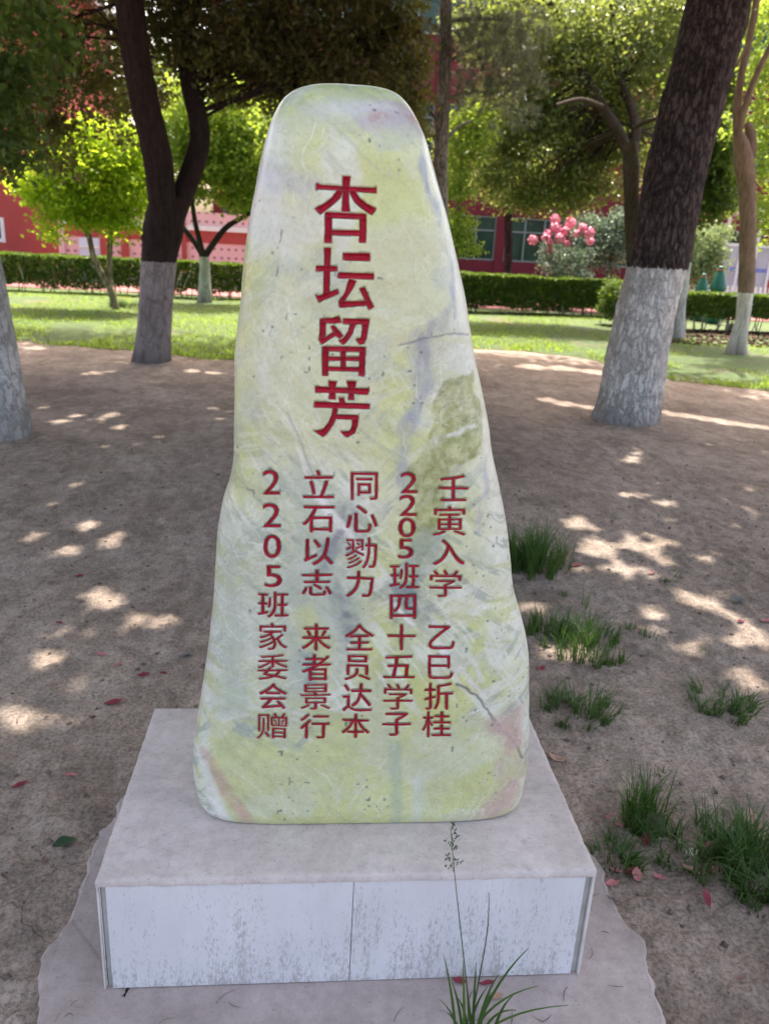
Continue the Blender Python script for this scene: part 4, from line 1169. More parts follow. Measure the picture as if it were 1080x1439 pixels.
# ------------------------------------------------------------------ blades and leaves
def blades(n, base, h, lean, w, seg=3, dirs=None, curl=0.5):
    """curved tapering grass blades as strips: returns verts, tris+quads list"""
    a = rng.uniform(0, 2 * np.pi, n)
    d = np.stack([np.cos(a), np.sin(a), np.zeros(n)], 1) if dirs is None else dirs
    side = np.stack([-d[:, 1], d[:, 0], np.zeros(n)], 1)
    tw = rng.uniform(-0.9, 0.9, n)[:, None]
    side = side * np.cos(tw) + d * np.sin(tw)
    V = []
    for k in range(seg + 1):
        t = k / seg
        c = base + d * (lean * h * (t ** (1 + curl)))[:, None] + np.array([0, 0, 1.0]) * (h * (t - 0.35 * np.clip(lean, 0, 2) * t * t))[:, None]
        ww = w * (1 - t ** 1.6) * 0.5
        if k == seg:
            V.append(c[:, None, :])
        else:
            V.append(np.stack([c - side * ww[:, None], c + side * ww[:, None]], 1))
    V = np.concatenate(V, 1)                    # n, 2*seg+1, 3
    m_ = 2 * seg + 1
    o = (np.arange(n) * m_)[:, None]
    quads = np.concatenate([o + np.array([[2 * k, 2 * k + 1, 2 * k + 3, 2 * k + 2]]) for k in range(seg - 1)])
    tris = o + np.array([[2 * seg - 2, 2 * seg - 1, 2 * seg]])
    return V.reshape(-1, 3), quads, tris


def leaf_arrays(C, size, up=0.5, aspect=0.55, droop=0.25, fold=0.18):
    n = len(C)
    nrm = rng.normal(0, 1, (n, 3))
    nrm /= np.linalg.norm(nrm, axis=1)[:, None]
    nrm += np.array([0, 0, up * 1.6])
    nrm /= np.linalg.norm(nrm, axis=1)[:, None]
    t = rng.normal(0, 1, (n, 3)) - np.array([0, 0, droop])
    t -= nrm * (t * nrm).sum(1)[:, None]
    t /= np.linalg.norm(t, axis=1)[:, None]
    s = np.cross(nrm, t)
    L = (size * rng.uniform(0.65, 1.25, n))[:, None]
    W = L * aspect * rng.uniform(0.8, 1.2, n)[:, None]
    bend = -nrm * L * 0.10
    b0 = C - t * L * 0.5
    tip = C + t * L * 0.5 + bend * 1.5
    l1 = C - t * L * 0.12 + s * W * 0.5 + nrm * L * fold * 0.4
    r1_ = C - t * L * 0.12 - s * W * 0.5 + nrm * L * fold * 0.4
    V = np.stack([b0, r1_, tip, l1], 1).reshape(-1, 3)
    o = (np.arange(n) * 4)[:, None]
    return V, np.concatenate([o + np.array([[0, 1, 2]]), o + np.array([[0, 2, 3]])], 1).reshape(-1, 3)


def in_ellipsoids(E, n, hollow=0.45):
    """n points spread through a list of (centre, radii) ellipsoids, by volume"""
    vol = np.array([np.prod(r) for _, r in E]) ** 0.75
    cnt = np.maximum((vol / vol.sum() * n).astype(int), 2)
    out = []
    for (c, r), k in zip(E, cnt):
        d = rng.normal(0, 1, (k, 3))
        d /= np.linalg.norm(d, axis=1)[:, None]
        rad = (hollow ** 3 + (1 - hollow ** 3) * rng.random(k)) ** (1 / 3)
        lump = 0.8 + 0.4 * vnoise(d * 2.2 + np.asarray(c) * 3, 700)
        out.append(np.asarray(c) + d * (rad * lump)[:, None] * np.asarray(r))
    return np.concatenate(out)


def clumped(E, n_clump, per, sigma, hollow=0.45, flat=0.6):
    cl = in_ellipsoids(E, n_clump, hollow)
    C = np.repeat(cl, per, 0)
    return C + rng.normal(0, 1, C.shape) * sigma * np.array([1, 1, flat])


# sun flecks on the ground: where the crowns overhead leave a gap to the sun (photo point, width in photo px)
FLECKS = [(47, 747, 40), (120, 733, 48), (168, 748, 34), (105, 767, 26), (108, 681, 26), (155, 838, 78), (135, 832, 50), (190, 866, 40), (65, 920, 55), (40, 1010, 55), (20, 1000, 50), (232, 874, 34),
          (188, 533, 46), (215, 534, 40), (88, 589, 26), (108, 583, 24), (160, 582, 32), (172, 600, 28), (140, 588, 22), (60, 570, 20),
          (800, 735, 44), (815, 728, 36), (830, 772, 58), (850, 776, 40), (835, 754, 34), (882, 754, 34), (905, 769, 40), (890, 768, 30), (940, 764, 38), (885, 802, 50), (905, 803, 40), (815, 800, 40), (840, 798, 32), (935, 790, 42), (920, 783, 30),
          (970, 840, 60), (1000, 845, 60), (985, 842, 50), (1020, 858, 50), (1045, 885, 56), (1075, 900, 40), (915, 848, 34), (755, 850, 48), (735, 852, 40), (800, 905, 46), (812, 880, 30), (905, 672, 40), (908, 668, 34), (930, 706, 42), (885, 643, 34), (895, 678, 30), (790, 918, 36), (1050, 945, 50), (1030, 940, 40),
          (770, 560, 50), (790, 565, 50), (830, 571, 34), (745, 516, 70), (790, 518, 70), (830, 523, 60), (700, 512, 40),
          (935, 577, 40), (960, 581, 46), (985, 585, 50), (1010, 589, 50), (1035, 593, 50), (1060, 597, 50), (1085, 600, 50), (1050, 510, 40), (1020, 530, 50),
          (50, 488, 40), (270, 520, 40), (300, 522, 40), (130, 523, 40)]
for x0_, x1_, y0_, y1_, n__ in ((780, 1060, 715, 815, 14), (900, 1075, 820, 930, 8), (730, 860, 850, 930, 5), (690, 1075, 512, 600, 12), (860, 960, 630, 720, 5), (20, 240, 680, 780, 7), (15, 250, 820, 1030, 8), (60, 330, 520, 605, 8)):
    for _ in range(n__):
        FLECKS.append((random.uniform(x0_, x1_), random.uniform(y0_, y1_), random.uniform(10, 24)))
FL_P, FL_R = [], []
for u, v, w in FLECKS:
    p = on_z(u, v, -0.01)
    FL_P.append(p)
    FL_R.append(w / px_per_m(p) * 0.27)
FL_P, FL_R = np.array(FL_P), np.array(FL_R)


def open_to_sun(C, size):
    """drop the leaves that would stand in one of those gaps"""
    keep = np.ones(len(C), bool)
    for p, r in zip(FL_P, FL_R):
        d = C - p
        t = d @ SUN
        q2 = (d * d).sum(1) - t * t
        keep &= ~((q2 < (r + size * 0.24) ** 2) & (t > 0.3))
    return C[keep]


def trunk_disp(amp, seed, flare=0.0, vert=5.0, fl_h=0.35):
    def f(P, s, th, R):
        a = th
        q = np.stack([np.cos(a) * vert, np.sin(a) * vert, s * 3.2], 1)
        rid = np.abs(fbm(q * 1.6, 3, seed) - 0.5) * 2
        big = fbm(np.stack([np.cos(a) * 1.2, np.sin(a) * 1.2, s * 1.1], 1), 3, seed + 5) - 0.5
        out = R * (big * 0.22) + amp * (rid - 0.3)
        if flare:
            root = 0.6 + 0.8 * np.maximum(0, np.sin(a * 4 + seed)) ** 2
            out += flare * np.exp(-s / fl_h) * root
        return out
    return f


def tree_root(name, base, label, cat='tree', group=None):
    return empty(name, base, label, cat, group)


def trunk_mesh(root, limbs, mat, name='trunk', smooth_=True):
    """limbs: list of (world path, radii, seg, disp, sub)"""
    base = np.array(root.location)
    V, F = join_arrays([tube_arrays(np.asarray(p) - base, r, s, d, sub) for p, r, s, d, sub in limbs])
    return np_mesh(name, V, F, mat, root, smooth_=smooth_)


def crown_mesh(root, C, size, mat, up=0.5, aspect=0.55, name='crown', droop=0.25, carve_=False):
    if carve_: C = open_to_sun(C, size)
    V, F = leaf_arrays(C, size, up, aspect, droop)
    return np_mesh(name, V - np.array(root.location), F, mat, root)


def pxpath(pts, y, dy=0.0):
    """photo points at depth y (drifting by dy along the path) -> world path"""
    n = len(pts)
    return [on_y(u, v, y + dy * k / max(n - 1, 1)) for k, (u, v) in enumerate(pts)]


def pxell(items, y, thick=1.0):
    out = []
    for it in items:
        u, v, ru, rv = it[:4]
        yy = it[4] if len(it) > 4 else y
        c = on_y(u, v, yy)
        s = px_per_m(c)
        rx, rz = ru / s, rv / s
        out.append((c, (rx, thick * 0.5 * (rx + rz), rz)))
    return out

# ------------------------------------------------------------------ trees
M_BIGBARK = bark_mat('plated_bark', (0.055, 0.038, 0.036), (0.15, 0.115, 0.11), 0.33, 22, 1.33, bmp=1.0)
M_FORKBARK = bark_mat('dark_smooth_bark', (0.022, 0.014, 0.013), (0.05, 0.033, 0.03), 0.3, 14, 1.10, paint=(0.33, 0.29, 0.29), grime=(0.15, 0.125, 0.125), bmp=0.6, rag=0.03, crackk=0.25)
M_LEFTBARK = bark_mat('limewashed_rough_bark', (0.06, 0.05, 0.05), (0.16, 0.14, 0.13), 0.4, 17, 1.45, grime=(0.30, 0.28, 0.27), paint=(0.60, 0.59, 0.58))
M_TANBARK = bark_mat('tan_smooth_bark', (0.17, 0.11, 0.08), (0.30, 0.21, 0.16), 0.2, 12, 0.95, bmp=0.25, rag=0.02, paint=(0.66, 0.645, 0.63), grime=(0.5, 0.48, 0.46), crackk=0.15)
M_MIDBARK = bark_mat('grey_brown_bark', (0.05, 0.036, 0.03), (0.12, 0.09, 0.072), 0.25, 14, 0.75, bmp=0.4, rag=0.02, crackk=0.3)
M_PALEBARK = bark_mat('pale_olive_bark', (0.20, 0.17, 0.10), (0.36, 0.31, 0.20), 0.2, 18, None, bmp=0.3)
M_PINEBARK = bark_mat('grey_pine_bark', (0.17, 0.15, 0.135), (0.36, 0.32, 0.29), 0.35, 24, None, bmp=0.6)
M_SMALLBARK = bark_mat('dark_bark_green_wash', (0.025, 0.018, 0.016), (0.05, 0.038, 0.033), 0.3, 16, 0.92, paint=(0.50, 0.52, 0.45), grime=(0.3, 0.32, 0.26), bmp=0.4, rag=0.015, crackk=0.2)

L_PURPLE = leaf_mat('dark_plum_leaves', [(0.15, (0.03, 0.034, 0.015)), (0.45, (0.06, 0.044, 0.026)), (0.75, (0.07, 0.09, 0.027)), (0.95, (0.12, 0.06, 0.04))], (0.34, 0.32, 0.05), 0.36)
L_DARK = leaf_mat('dark_green_leaves', [(0.2, (0.03, 0.055, 0.015)), (0.6, (0.055, 0.10, 0.022)), (0.95, (0.10, 0.15, 0.03))], (0.28, 0.40, 0.05), 0.36)
L_MID = leaf_mat('mid_green_leaves', [(0.2, (0.035, 0.065, 0.018)), (0.6, (0.06, 0.11, 0.025)), (0.95, (0.10, 0.15, 0.03))], (0.20, 0.30, 0.04), 0.3)
L_LIME = leaf_mat('lime_leaves', [(0.15, (0.14, 0.26, 0.02)), (0.6, (0.24, 0.38, 0.025)), (0.9, (0.36, 0.44, 0.04)), (1.0, (0.40, 0.32, 0.06))], (0.58, 0.74, 0.04), 0.6)
L_FRESH = leaf_mat('fresh_green_leaves', [(0.2, (0.09, 0.16, 0.03)), (0.6, (0.17, 0.27, 0.045)), (0.95, (0.28, 0.36, 0.08))], (0.50, 0.64, 0.07), 0.5)
L_OLIVE = leaf_mat('olive_leaves', [(0.15, (0.06, 0.088, 0.035)), (0.5, (0.105, 0.148, 0.055)), (0.85, (0.165, 0.20, 0.065)), (1.0, (0.28, 0.21, 0.07))], (0.42, 0.50, 0.09), 0.46, 0.38, 0.6)
L_GREY = leaf_mat('grey_green_leaves', [(0.2, (0.06, 0.10, 0.075)), (0.6, (0.12, 0.17, 0.13)), (0.95, (0.22, 0.27, 0.20))], (0.2, 0.3, 0.14), 0.25)
L_PALE = leaf_mat('pale_shrub_leaves', [(0.2, (0.12, 0.18, 0.08)), (0.6, (0.22, 0.29, 0.13)), (0.95, (0.36, 0.40, 0.24))], (0.35, 0.45, 0.15), 0.3)
L_HEDGE = leaf_mat('hedge_leaves', [(0.15, (0.020, 0.040, 0.010)), (0.5, (0.05, 0.095, 0.016)), (0.9, (0.12, 0.19, 0.025))], (0.26, 0.40, 0.03), 0.28)
L_NEEDLE = leaf_mat('pine_needles', [(0.2, (0.09, 0.11, 0.065)), (0.6, (0.17, 0.19, 0.12)), (0.95, (0.30, 0.30, 0.21))], (0.15, 0.18, 0.06), 0.15, 0.45, 0.4)
L_GRASS = leaf_mat('grass_blades', [(0.15, (0.025, 0.06, 0.014)), (0.55, (0.045, 0.10, 0.02)), (0.86, (0.085, 0.15, 0.035)), (1.0, (0.30, 0.25, 0.13))], (0.14, 0.28, 0.04), 0.25, 0.45)
L_LAWN = leaf_mat('lawn_blades', [(0.1, (0.07, 0.14, 0.02)), (0.5, (0.14, 0.24, 0.03)), (0.85, (0.24, 0.33, 0.05)), (1.0, (0.40, 0.36, 0.15))], (0.46, 0.62, 0.06), 0.45, 0.5)


def twigs(root, targets, starts, r0, n, mat, name='branches'):
    """thin branches from the limbs out into the leaves"""
    base_ = np.array(root.location)
    starts = np.asarray(starts)
    parts_ = []
    pick = targets[rng.choice(len(targets), min(n, len(targets)), replace=False)]
    for t_ in pick:
        s_ = starts[np.argmin(np.linalg.norm(starts - t_, axis=1) + rng.uniform(0, 0.5, len(starts)))]
        L_ = np.linalg.norm(t_ - s_)
        m1 = s_ + (t_ - s_) * 0.4 + np.array([0, 0, 0.10 * L_]) + rng.normal(0, 0.05 * L_, 3)
        m2 = s_ + (t_ - s_) * 0.75 + np.array([0, 0, 0.06 * L_]) + rng.normal(0, 0.05 * L_, 3)
        k_ = r0 * min(1.0, 0.35 + L_ * 0.4)
        parts_.append(tube_arrays([s_ - base_, m1 - base_, m2 - base_, t_ - base_], [k_, k_ * 0.7, k_ * 0.45, k_ * 0.2], 6, None, 3))
    V_, F_ = join_arrays(parts_)
    return np_mesh(name, V_, F_, mat, root, smooth_=True)


def overhead(E, n_clump, per, sigma, hollow=0.2):
    C = clumped(E, n_clump, per, sigma, hollow)
    return C[C[:, 2] > 1.75 + 0.37 * np.maximum(C[:, 1], 0) + 0.25 * (vnoise(C * 0.8, 720) - 0.5)]


# 1. big leaning tree on the right
base = on_z(878, 592, -0.02)
t = tree_root('leaning_tree', base, 'big leaning tree with deeply plated dark bark and limewashed foot, right of the stone', 'tree')
y0 = base[1]
p = pxpath([(868, 650), (876, 600), (884, 560), (894, 500), (908, 430), (925, 362), (945, 270), (962, 190), (984, 100), (1003, 30), (1012, -10), (1035, -110), (1050, -260), (1040, -420)], y0, 0.7)
sc = px_per_m(base)
rad = np.array([44, 43.5, 42, 41.5, 40, 39.5, 39, 39.5, 40, 41, 40, 37, 32, 24]) / sc
limb1 = [p[10], p[11] + np.array([-0.6, -0.2, 0.1]), p[12] + np.array([-1.6, -0.8, 0.2])]
trunk_mesh(t, [(p, rad, 110, trunk_disp(0.020, 3, 0.085, 7.0, 0.28), 14), (limb1, np.array([0.2, 0.15, 0.1]), 24, None, 8),
               ], M_BIGBARK)
C = overhead([((3.2, 6.0, 6.4), (5.2, 5.6, 1.9)), ((2.6, 12.4, 7.9), (3.6, 2.8, 1.3))], 1250, 46, 0.34)  # far lobe is out of view, added to shade the earth before the lawn
crown_mesh(t, C, 0.21, L_MID, 0.7, 0.6, carve_=True)

# 2. limewashed trunk at the left edge
base = on_z(4, 613, -0.02)
t = tree_root('limewashed_tree', base, 'limewashed leaning trunk cut by the left border of the photo', 'tree')
p = pxpath([(6, 665), (2, 622), (-2, 570), (-12, 500), (-24, 440), (-40, 370), (-70, 270), (-105, 150), (-130, 20), (-150, -120), (-150, -260)], base[1], 0.3)
sc = px_per_m(base)
rad = np.array([40, 40, 37, 36, 37, 38, 36, 36, 34, 28, 20]) / sc
trunk_mesh(t, [(p, rad, 70, trunk_disp(0.012, 8, 0.07, 5.0, 0.24), 12)], M_LEFTBARK)
C1 = overhead([((-2.2, 5.2, 6.2), (5.2, 5.8, 1.9))], 900, 46, 0.34)
V1 = clumped(pxell([(20, 40, 80, 70), (-20, 130, 70, 90), (10, 190, 34, 50), (-10, 225, 34, 30)], 6.6, 0.9), 62, 50, 0.12)
crown_mesh(t, C1, 0.21, L_DARK, 0.7, 0.6, carve_=True)
crown_mesh(t, V1, 0.075, L_DARK, 0.4, 0.6, name='low_branches', carve_=True)

# 3. forked dark tree
base = on_z(215, 507, -0.02)
t = tree_root('forked_tree', base, 'dark forked plum tree with a greyish limewashed foot, left of the stone', 'tree')
y0 = base[1]
sc = px_per_m(base)
p = pxpath([(212, 545), (214, 514), (217, 470), (220, 420), (224, 360), (229, 325), (234, 295), (236, 275)], y0)
pl = pxpath([(228, 325), (228, 280), (221, 220), (205, 150), (192, 85), (181, 0), (170, -90), (150, -220)], y0, -0.5)
pr = pxpath([(240, 330), (250, 290), (266, 250), (280, 205), (279, 170), (270, 130), (263, 85), (262, 40), (267, -10), (285, -120)], y0, 0.5)
burl = pxpath([(214, 350), (209, 335), (211, 318)], y0 - 0.05)
trunk_mesh(t, [(p, np.array([25, 25, 22.5, 22, 23, 26, 24, 18]) / sc, 60, trunk_disp(0.010, 12, 0.065, 4.0, 0.28), 10),
               (pl, np.array([15, 18.5, 18.5, 18, 17, 17, 15, 10]) / sc, 36, trunk_disp(0.005, 14), 10),
               (pr, np.array([12, 14.5, 14.5, 14, 13, 12.5, 12, 11.5, 11, 8]) / sc, 30, trunk_disp(0.005, 15), 10),
               (burl, np.array([3, 11, 3]) / sc, 18, trunk_disp(0.01, 16), 6)], M_FORKBARK)
E = pxell([(100, 20, 150, 90, 9.6), (60, 120, 110, 75, 9.8), (60, 190, 75, 55, 9.6), (190, 110, 60, 90, 10.6), (310, 40, 110, 80, 9.6), (330, 95, 90, 45, 10.2), (450, 60, 110, 90, 9.8), (535, 90, 66, 120, 10.2), (570, 165, 26, 62, 10.4), (440, 140, 70, 60, 10.2)], 9.8, 0.8)
VF = np.concatenate([clumped(E, 620, 40, 0.095, 0.2), clumped(E[4:], 420, 40, 0.095, 0.2)])
CF_ = overhead([((-1.4, 9.3, 5.6), (4.6, 2.9, 1.7)), ((-2.6, 13.0, 8.0), (5.4, 2.8, 1.4))], 900, 46, 0.30)  # foliage above the view, added for its shade; far lobe darkens the lawn edge
twigs(t, VF[VF[:, 2] > 2.9], [p_ + f_ * (q_ - p_) for L_ in (pl[2:], pr[4:]) for p_, q_ in zip(L_[:-1], L_[1:]) for f_ in (0, 0.33, 0.66)], 0.017, 80, M_FORKBARK)
crown_mesh(t, VF, 0.072, L_PURPLE, 0.35, 0.55, carve_=True)
crown_mesh(t, CF_, 0.17, L_PURPLE, 0.6, 0.6, name='upper_crown', carve_=True)

# 4. lime green young tree in the sun
base = on_z(164, 436, 0.02)
t = tree_root('young_tree', base, 'young sunlit lime green tree with two thin pale stems, left of the forked tree', 'tree')
sc = px_per_m(base)
y0 = base[1]
trunk_mesh(t, [(pxpath([(164, 438), (157, 412), (146, 390), (133, 365), (126, 335), (120, 300), (112, 255), (110, 215)], y0), np.array([5.5, 5, 4.6, 4, 3.6, 3, 2.4, 1.5]) / sc, 12, None, 5),
               (pxpath([(161, 425), (155, 400), (154, 370), (155, 340), (158, 300), (165, 255)], y0, 0.2), np.array([4, 4.2, 4, 3.6, 3, 2]) / sc, 12, None, 5),
               (pxpath([(126, 335), (100, 300), (80, 270)], y0, -0.3), np.array([2.6, 2, 1.2]) / sc, 8, None, 5)], M_PALEBARK)
E = pxell([(125, 250, 78, 62), (78, 258, 54, 44), (168, 270, 52, 54), (115, 205, 54, 40), (72, 315, 12, 40), (150, 315, 45, 24), (190, 250, 26, 50), (50, 265, 26, 22), (180, 200, 22, 30)], y0, 0.8)
crown_mesh(t, clumped(E, 460, 38, 0.12, 0.3), 0.088, L_LIME, 0.5, 0.6)

# 5. small vase shaped tree with whitewashed trunk
base = on_z(288, 424, 0.02)
t = tree_root('vase_tree', base, 'small tree with dark branches spreading like a vase from a pale washed trunk', 'tree')
sc = px_per_m(base)
y0 = base[1]
trunk_mesh(t, [(pxpath([(288, 428), (288, 400), (287, 366), (286, 352)], y0), np.array([10.5, 8, 7, 6.5]) / sc, 18, trunk_disp(0.01, 20, 0.02), 6),
               (pxpath([(286, 360), (272, 338), (258, 320), (244, 296), (235, 262)], y0, 0.2), np.array([4.5, 3.8, 3.4, 3, 2]) / sc, 10, None, 5),
               (pxpath([(286, 360), (279, 332), (273, 305), (270, 265), (280, 220)], y0, -0.3), np.array([4.2, 3.6, 3.2, 2.8, 1.8]) / sc, 10, None, 5),
               (pxpath([(288, 360), (305, 335), (320, 318), (345, 303), (372, 285)], y0, 0.3), np.array([4.8, 4.2, 3.8, 3, 2]) / sc, 10, None, 5)], M_SMALLBARK)
E = pxell([(330, 240, 60, 48), (275, 245, 42, 36), (350, 200, 46, 54), (300, 190, 70, 42), (250, 205, 40, 34), (345, 280, 34, 22), (300, 150, 80, 40)], y0, 0.9)
crown_mesh(t, clumped(E, 420, 34, 0.15, 0.3), 0.11, L_FRESH, 0.5, 0.65)

# 6. slender pine behind the stone's right shoulder
base = on_y(628, 460, 12.6)
base[2] = 0.0
t = tree_root('pine_tree', base, 'slender pine with a thin grey trunk rising behind the right shoulder of the stone', 'tree')
top_pts = [(620, 330), (618, 250), (621, 180), (624, 110), (626, 40), (626, -40), (626, -200)]
p = [base] + pxpath(top_pts, 12.6)
sc = 87.0
limbs = [(p, np.array([12, 9.5, 9, 8.5, 8, 7.5, 7, 5]) / sc, 20, trunk_disp(0.006, 22), 8)]
for a_, b2 in (((622, 180), (585, 140)), ((622, 215), (596, 180)), ((624, 90), (690, 60)), ((623, 140), (680, 130)), ((625, 50), (575, 20)), ((622, 200), (660, 170)), ((625, 30), (720, 30))):
    limbs.append((pxpath([a_, ((a_[0] + b2[0]) / 2, (a_[1] + b2[1]) / 2 - 4), b2], 12.6, random.uniform(-0.6, 0.6)), np.array([2.6, 2, 1.2]) / sc, 8, None, 4))
trunk_mesh(t, limbs, M_PINEBARK)
E = pxell([(690, 80, 66, 60), (660, 40, 50, 40), (720, 130, 50, 50), (735, 60, 40, 50), (585, 70, 26, 70), (590, 180, 26, 56), (660, 120, 34, 40)], 12.6, 0.9)
cl = in_ellipsoids(E, 620, 0.1)
nn = 34
C = np.repeat(cl, nn, 0)
d = rng.normal(0, 1, C.shape)
d /= np.linalg.norm(d, axis=1)[:, None]
ax = np.repeat(rng.normal(0, 1, cl.shape) + np.array([0, 0, 0.4]), nn, 0)
d += ax / np.linalg.norm(ax, axis=1)[:, None] * 0.8
d /= np.linalg.norm(d, axis=1)[:, None]
sd = np.cross(d, rng.normal(0, 1, C.shape))
sd /= np.linalg.norm(sd, axis=1)[:, None]
Ln = rng.uniform(0.09, 0.17, len(C))[:, None]
V = np.stack([C - sd * 0.0035, C + sd * 0.0035, C + d * Ln], 1).reshape(-1, 3)
np_mesh('needles', V - base, np.arange(len(V)).reshape(-1, 3), L_NEEDLE, t)

# 7. broad olive tree in the middle right
base = on_y(896, 440, 15.4)
base[2] = 0.0
t = tree_root('broad_tree', base, 'broad olive green tree with a low forked trunk, seen left of the leaning tree', 'tree')
sc = 70.0
y0 = 15.4
p = [base] + pxpath([(893, 400), (890, 350), (887, 290), (886, 235), (885, 200)], y0)
trunk_mesh(t, [(p, np.array([15, 11, 10.5, 10, 10.5, 8]) / sc, 26, trunk_disp(0.01, 25, 0.03), 8),
               (pxpath([(885, 222), (868, 185), (845, 150), (822, 108), (800, 60), (770, 0)], y0 + 0.2, 1.2), np.array([7.5, 7.5, 7, 6.5, 6, 4]) / sc, 18, trunk_disp(0.006, 26), 8),
               (pxpath([(887, 222), (893, 185), (886, 150), (872, 115), (862, 60), (858, -20)], y0 + 0.2, 1.2), np.array([6.5, 6.2, 6, 5.5, 4.5, 3]) / sc, 16, None, 8),
               (pxpath([(845, 150), (815, 140), (780, 148)], y0, -0.8), np.array([3.4, 2.8, 1.8]) / sc, 10, None, 5),
               (pxpath([(890, 180), (905, 172), (925, 165)], y0, -0.3), np.array([3.2, 2.8, 2]) / sc, 10, None, 5)], M_MIDBARK)
E = pxell([(760, 215, 95, 75), (700, 245, 55, 48), (830, 235, 60, 50), (800, 130, 80, 80), (880, 80, 80, 90), (770, 45, 90, 70), (860, 180, 60, 60), (720, 160, 60, 50), (790, 270, 70, 30), (740, 285, 40, 16), (930, 40, 70, 70), (930, 200, 46, 60), (690, 40, 60, 55)], y0 + 1.3, 0.6)
CO = clumped(E, 1300, 36, 0.15, 0.2)
twigs(t, CO, [np.array(q_) for q_ in pxpath([(868, 185), (845, 150), (822, 108), (800, 60), (770, 0)], y0 + 0.4, 1.2) + pxpath([(893, 185), (872, 115), (858, -20)], y0 + 0.4, 1.2)], 0.03, 130, M_MIDBARK)
crown_mesh(t, CO, 0.095, L_OLIVE, 0.35, 0.5, droop=0.7)

# 8. whitewashed trunk half hidden behind the leaning tree
base = on_z(944, 476, 0.0)
t = tree_root('hidden_tree', base, 'whitewashed trunk half hidden behind the foot of the leaning tree', 'tree')
sc = px_per_m(base)
p = pxpath([(943, 480), (945, 440), (952, 390), (960, 330), (968, 270), (975, 200), (985, 120)], base[1])
trunk_mesh(t, [(p, np.array([18, 16, 15, 14, 13, 11, 8]) / sc, 22, trunk_disp(0.008, 28, 0.02), 8)], bark_mat('white_washed_bark', (0.07, 0.055, 0.05), (0.15, 0.12, 0.1), 0.3, 14, 1.35, bmp=0.4, rag=0.02, paint=(0.5, 0.5, 0.52)))
E = pxell([(985, 250, 42, 60), (1000, 190, 40, 50), (970, 300, 30, 26), (1010, 270, 26, 40), (1005, 110, 46, 50)], base[1], 0.9)
crown_mesh(t, clumped(E, 260, 36, 0.15, 0.3), 0.10, L_DARK, 0.4, 0.6)

# 9. thin pruned tree at the right
base = on_z(1038, 498, 0.0)
t = tree_root('pruned_tree', base, 'thin pruned tan tree with white foot and stubby fork near the right border', 'tree')
sc = px_per_m(base)
y0 = base[1]
trunk_mesh(t, [(pxpath([(1040, 502), (1039, 480), (1044, 435), (1048, 392), (1050, 330), (1049, 270), (1045, 232), (1041, 205), (1036, 186)], y0), np.array([10, 9, 9.5, 11, 10.5, 10.5, 12, 10, 6]) / sc, 26, trunk_disp(0.006, 31, 0.012), 8),
               (pxpath([(1024, 500), (1031, 475), (1039, 445), (1045, 410)], y0, 0.0), np.array([8, 6, 5, 3]) / sc, 16, None, 6),
               (pxpath([(1047, 245), (1054, 215), (1054, 190), (1049, 172)], y0, 0.05), np.array([7, 7.5, 7, 4]) / sc, 16, trunk_disp(0.01, 33), 6),
               (pxpath([(1037, 205), (1034, 160), (1040, 110), (1051, 60), (1062, 0), (1068, -60)], y0, 0.2), np.array([5, 4.8, 4.6, 4.4, 4.2, 3.5]) / sc, 12, None, 6),
               (pxpath([(1036, 195), (1046, 150), (1060, 110), (1082, 65), (1105, 20)], y0, -0.2), np.array([4.4, 4.2, 4, 3.6, 3]) / sc, 12, None, 6),
               (pxpath([(1052, 55), (1035, 90), (1022, 105)], y0, 0.1), np.array([2, 1.6, 1]) / sc, 8, None, 4)], M_TANBARK)
E = pxell([(1078, 200, 26, 60), (1085, 90, 34, 50), (1050, 20, 40, 36), (1078, 300, 22, 40), (1022, 175, 14, 20)], y0 + 0.6, 1.0)
crown_mesh(t, clumped(E, 150, 30, 0.13, 0.3), 0.09, L_FRESH, 0.4, 0.55)

# 10. slim dark trunk in front of the windows
base = on_y(713, 428, 21.0)
base[2] = 0.03
t = tree_root('slim_tree', base, 'slim dark trunk standing in front of the ground floor windows beyond the hedge', 'tree')
sc = 52.0
p = [base] + pxpath([(713, 384), (714, 340), (713, 300), (712, 250), (715, 200)], 21.0)
trunk_mesh(t, [(p, np.array([6.5, 5.5, 5.5, 5.5, 5, 3.5]) / sc, 14, None, 6)], bark_mat('slim_dark_bark', (0.04, 0.025, 0.025), (0.08, 0.05, 0.05), 0.3, 14, 0.80, rag=0.02))
crown_mesh(t, clumped(pxell([(712, 250, 48, 36), (725, 215, 40, 34)], 21.0, 0.8), 90, 30, 0.2, 0.3), 0.13, L_OLIVE, 0.4, 0.55)

# 11. pale green sapling beside the stone
base = on_y(640, 440, 15.6)
base[2] = 0.03
t = tree_root('sapling', base, 'bright sunlit sapling showing between the stone and the windows', 'tree')
sc = 70.0
p = [base] + pxpath([(640, 380), (642, 320), (646, 260), (650, 200)], 15.6)
trunk_mesh(t, [(p, np.array([4, 3.5, 3, 2.4, 1.5]) / sc, 10, None, 5)], M_PALEBARK)
crown_mesh(t, clumped(pxell([(640, 318, 34, 24), (650, 200, 34, 36), (668, 165, 30, 26), (636, 255, 26, 36), (655, 345, 18, 14)], 15.6, 0.9), 150, 34, 0.11, 0.3), 0.085, L_FRESH, 0.5, 0.6)


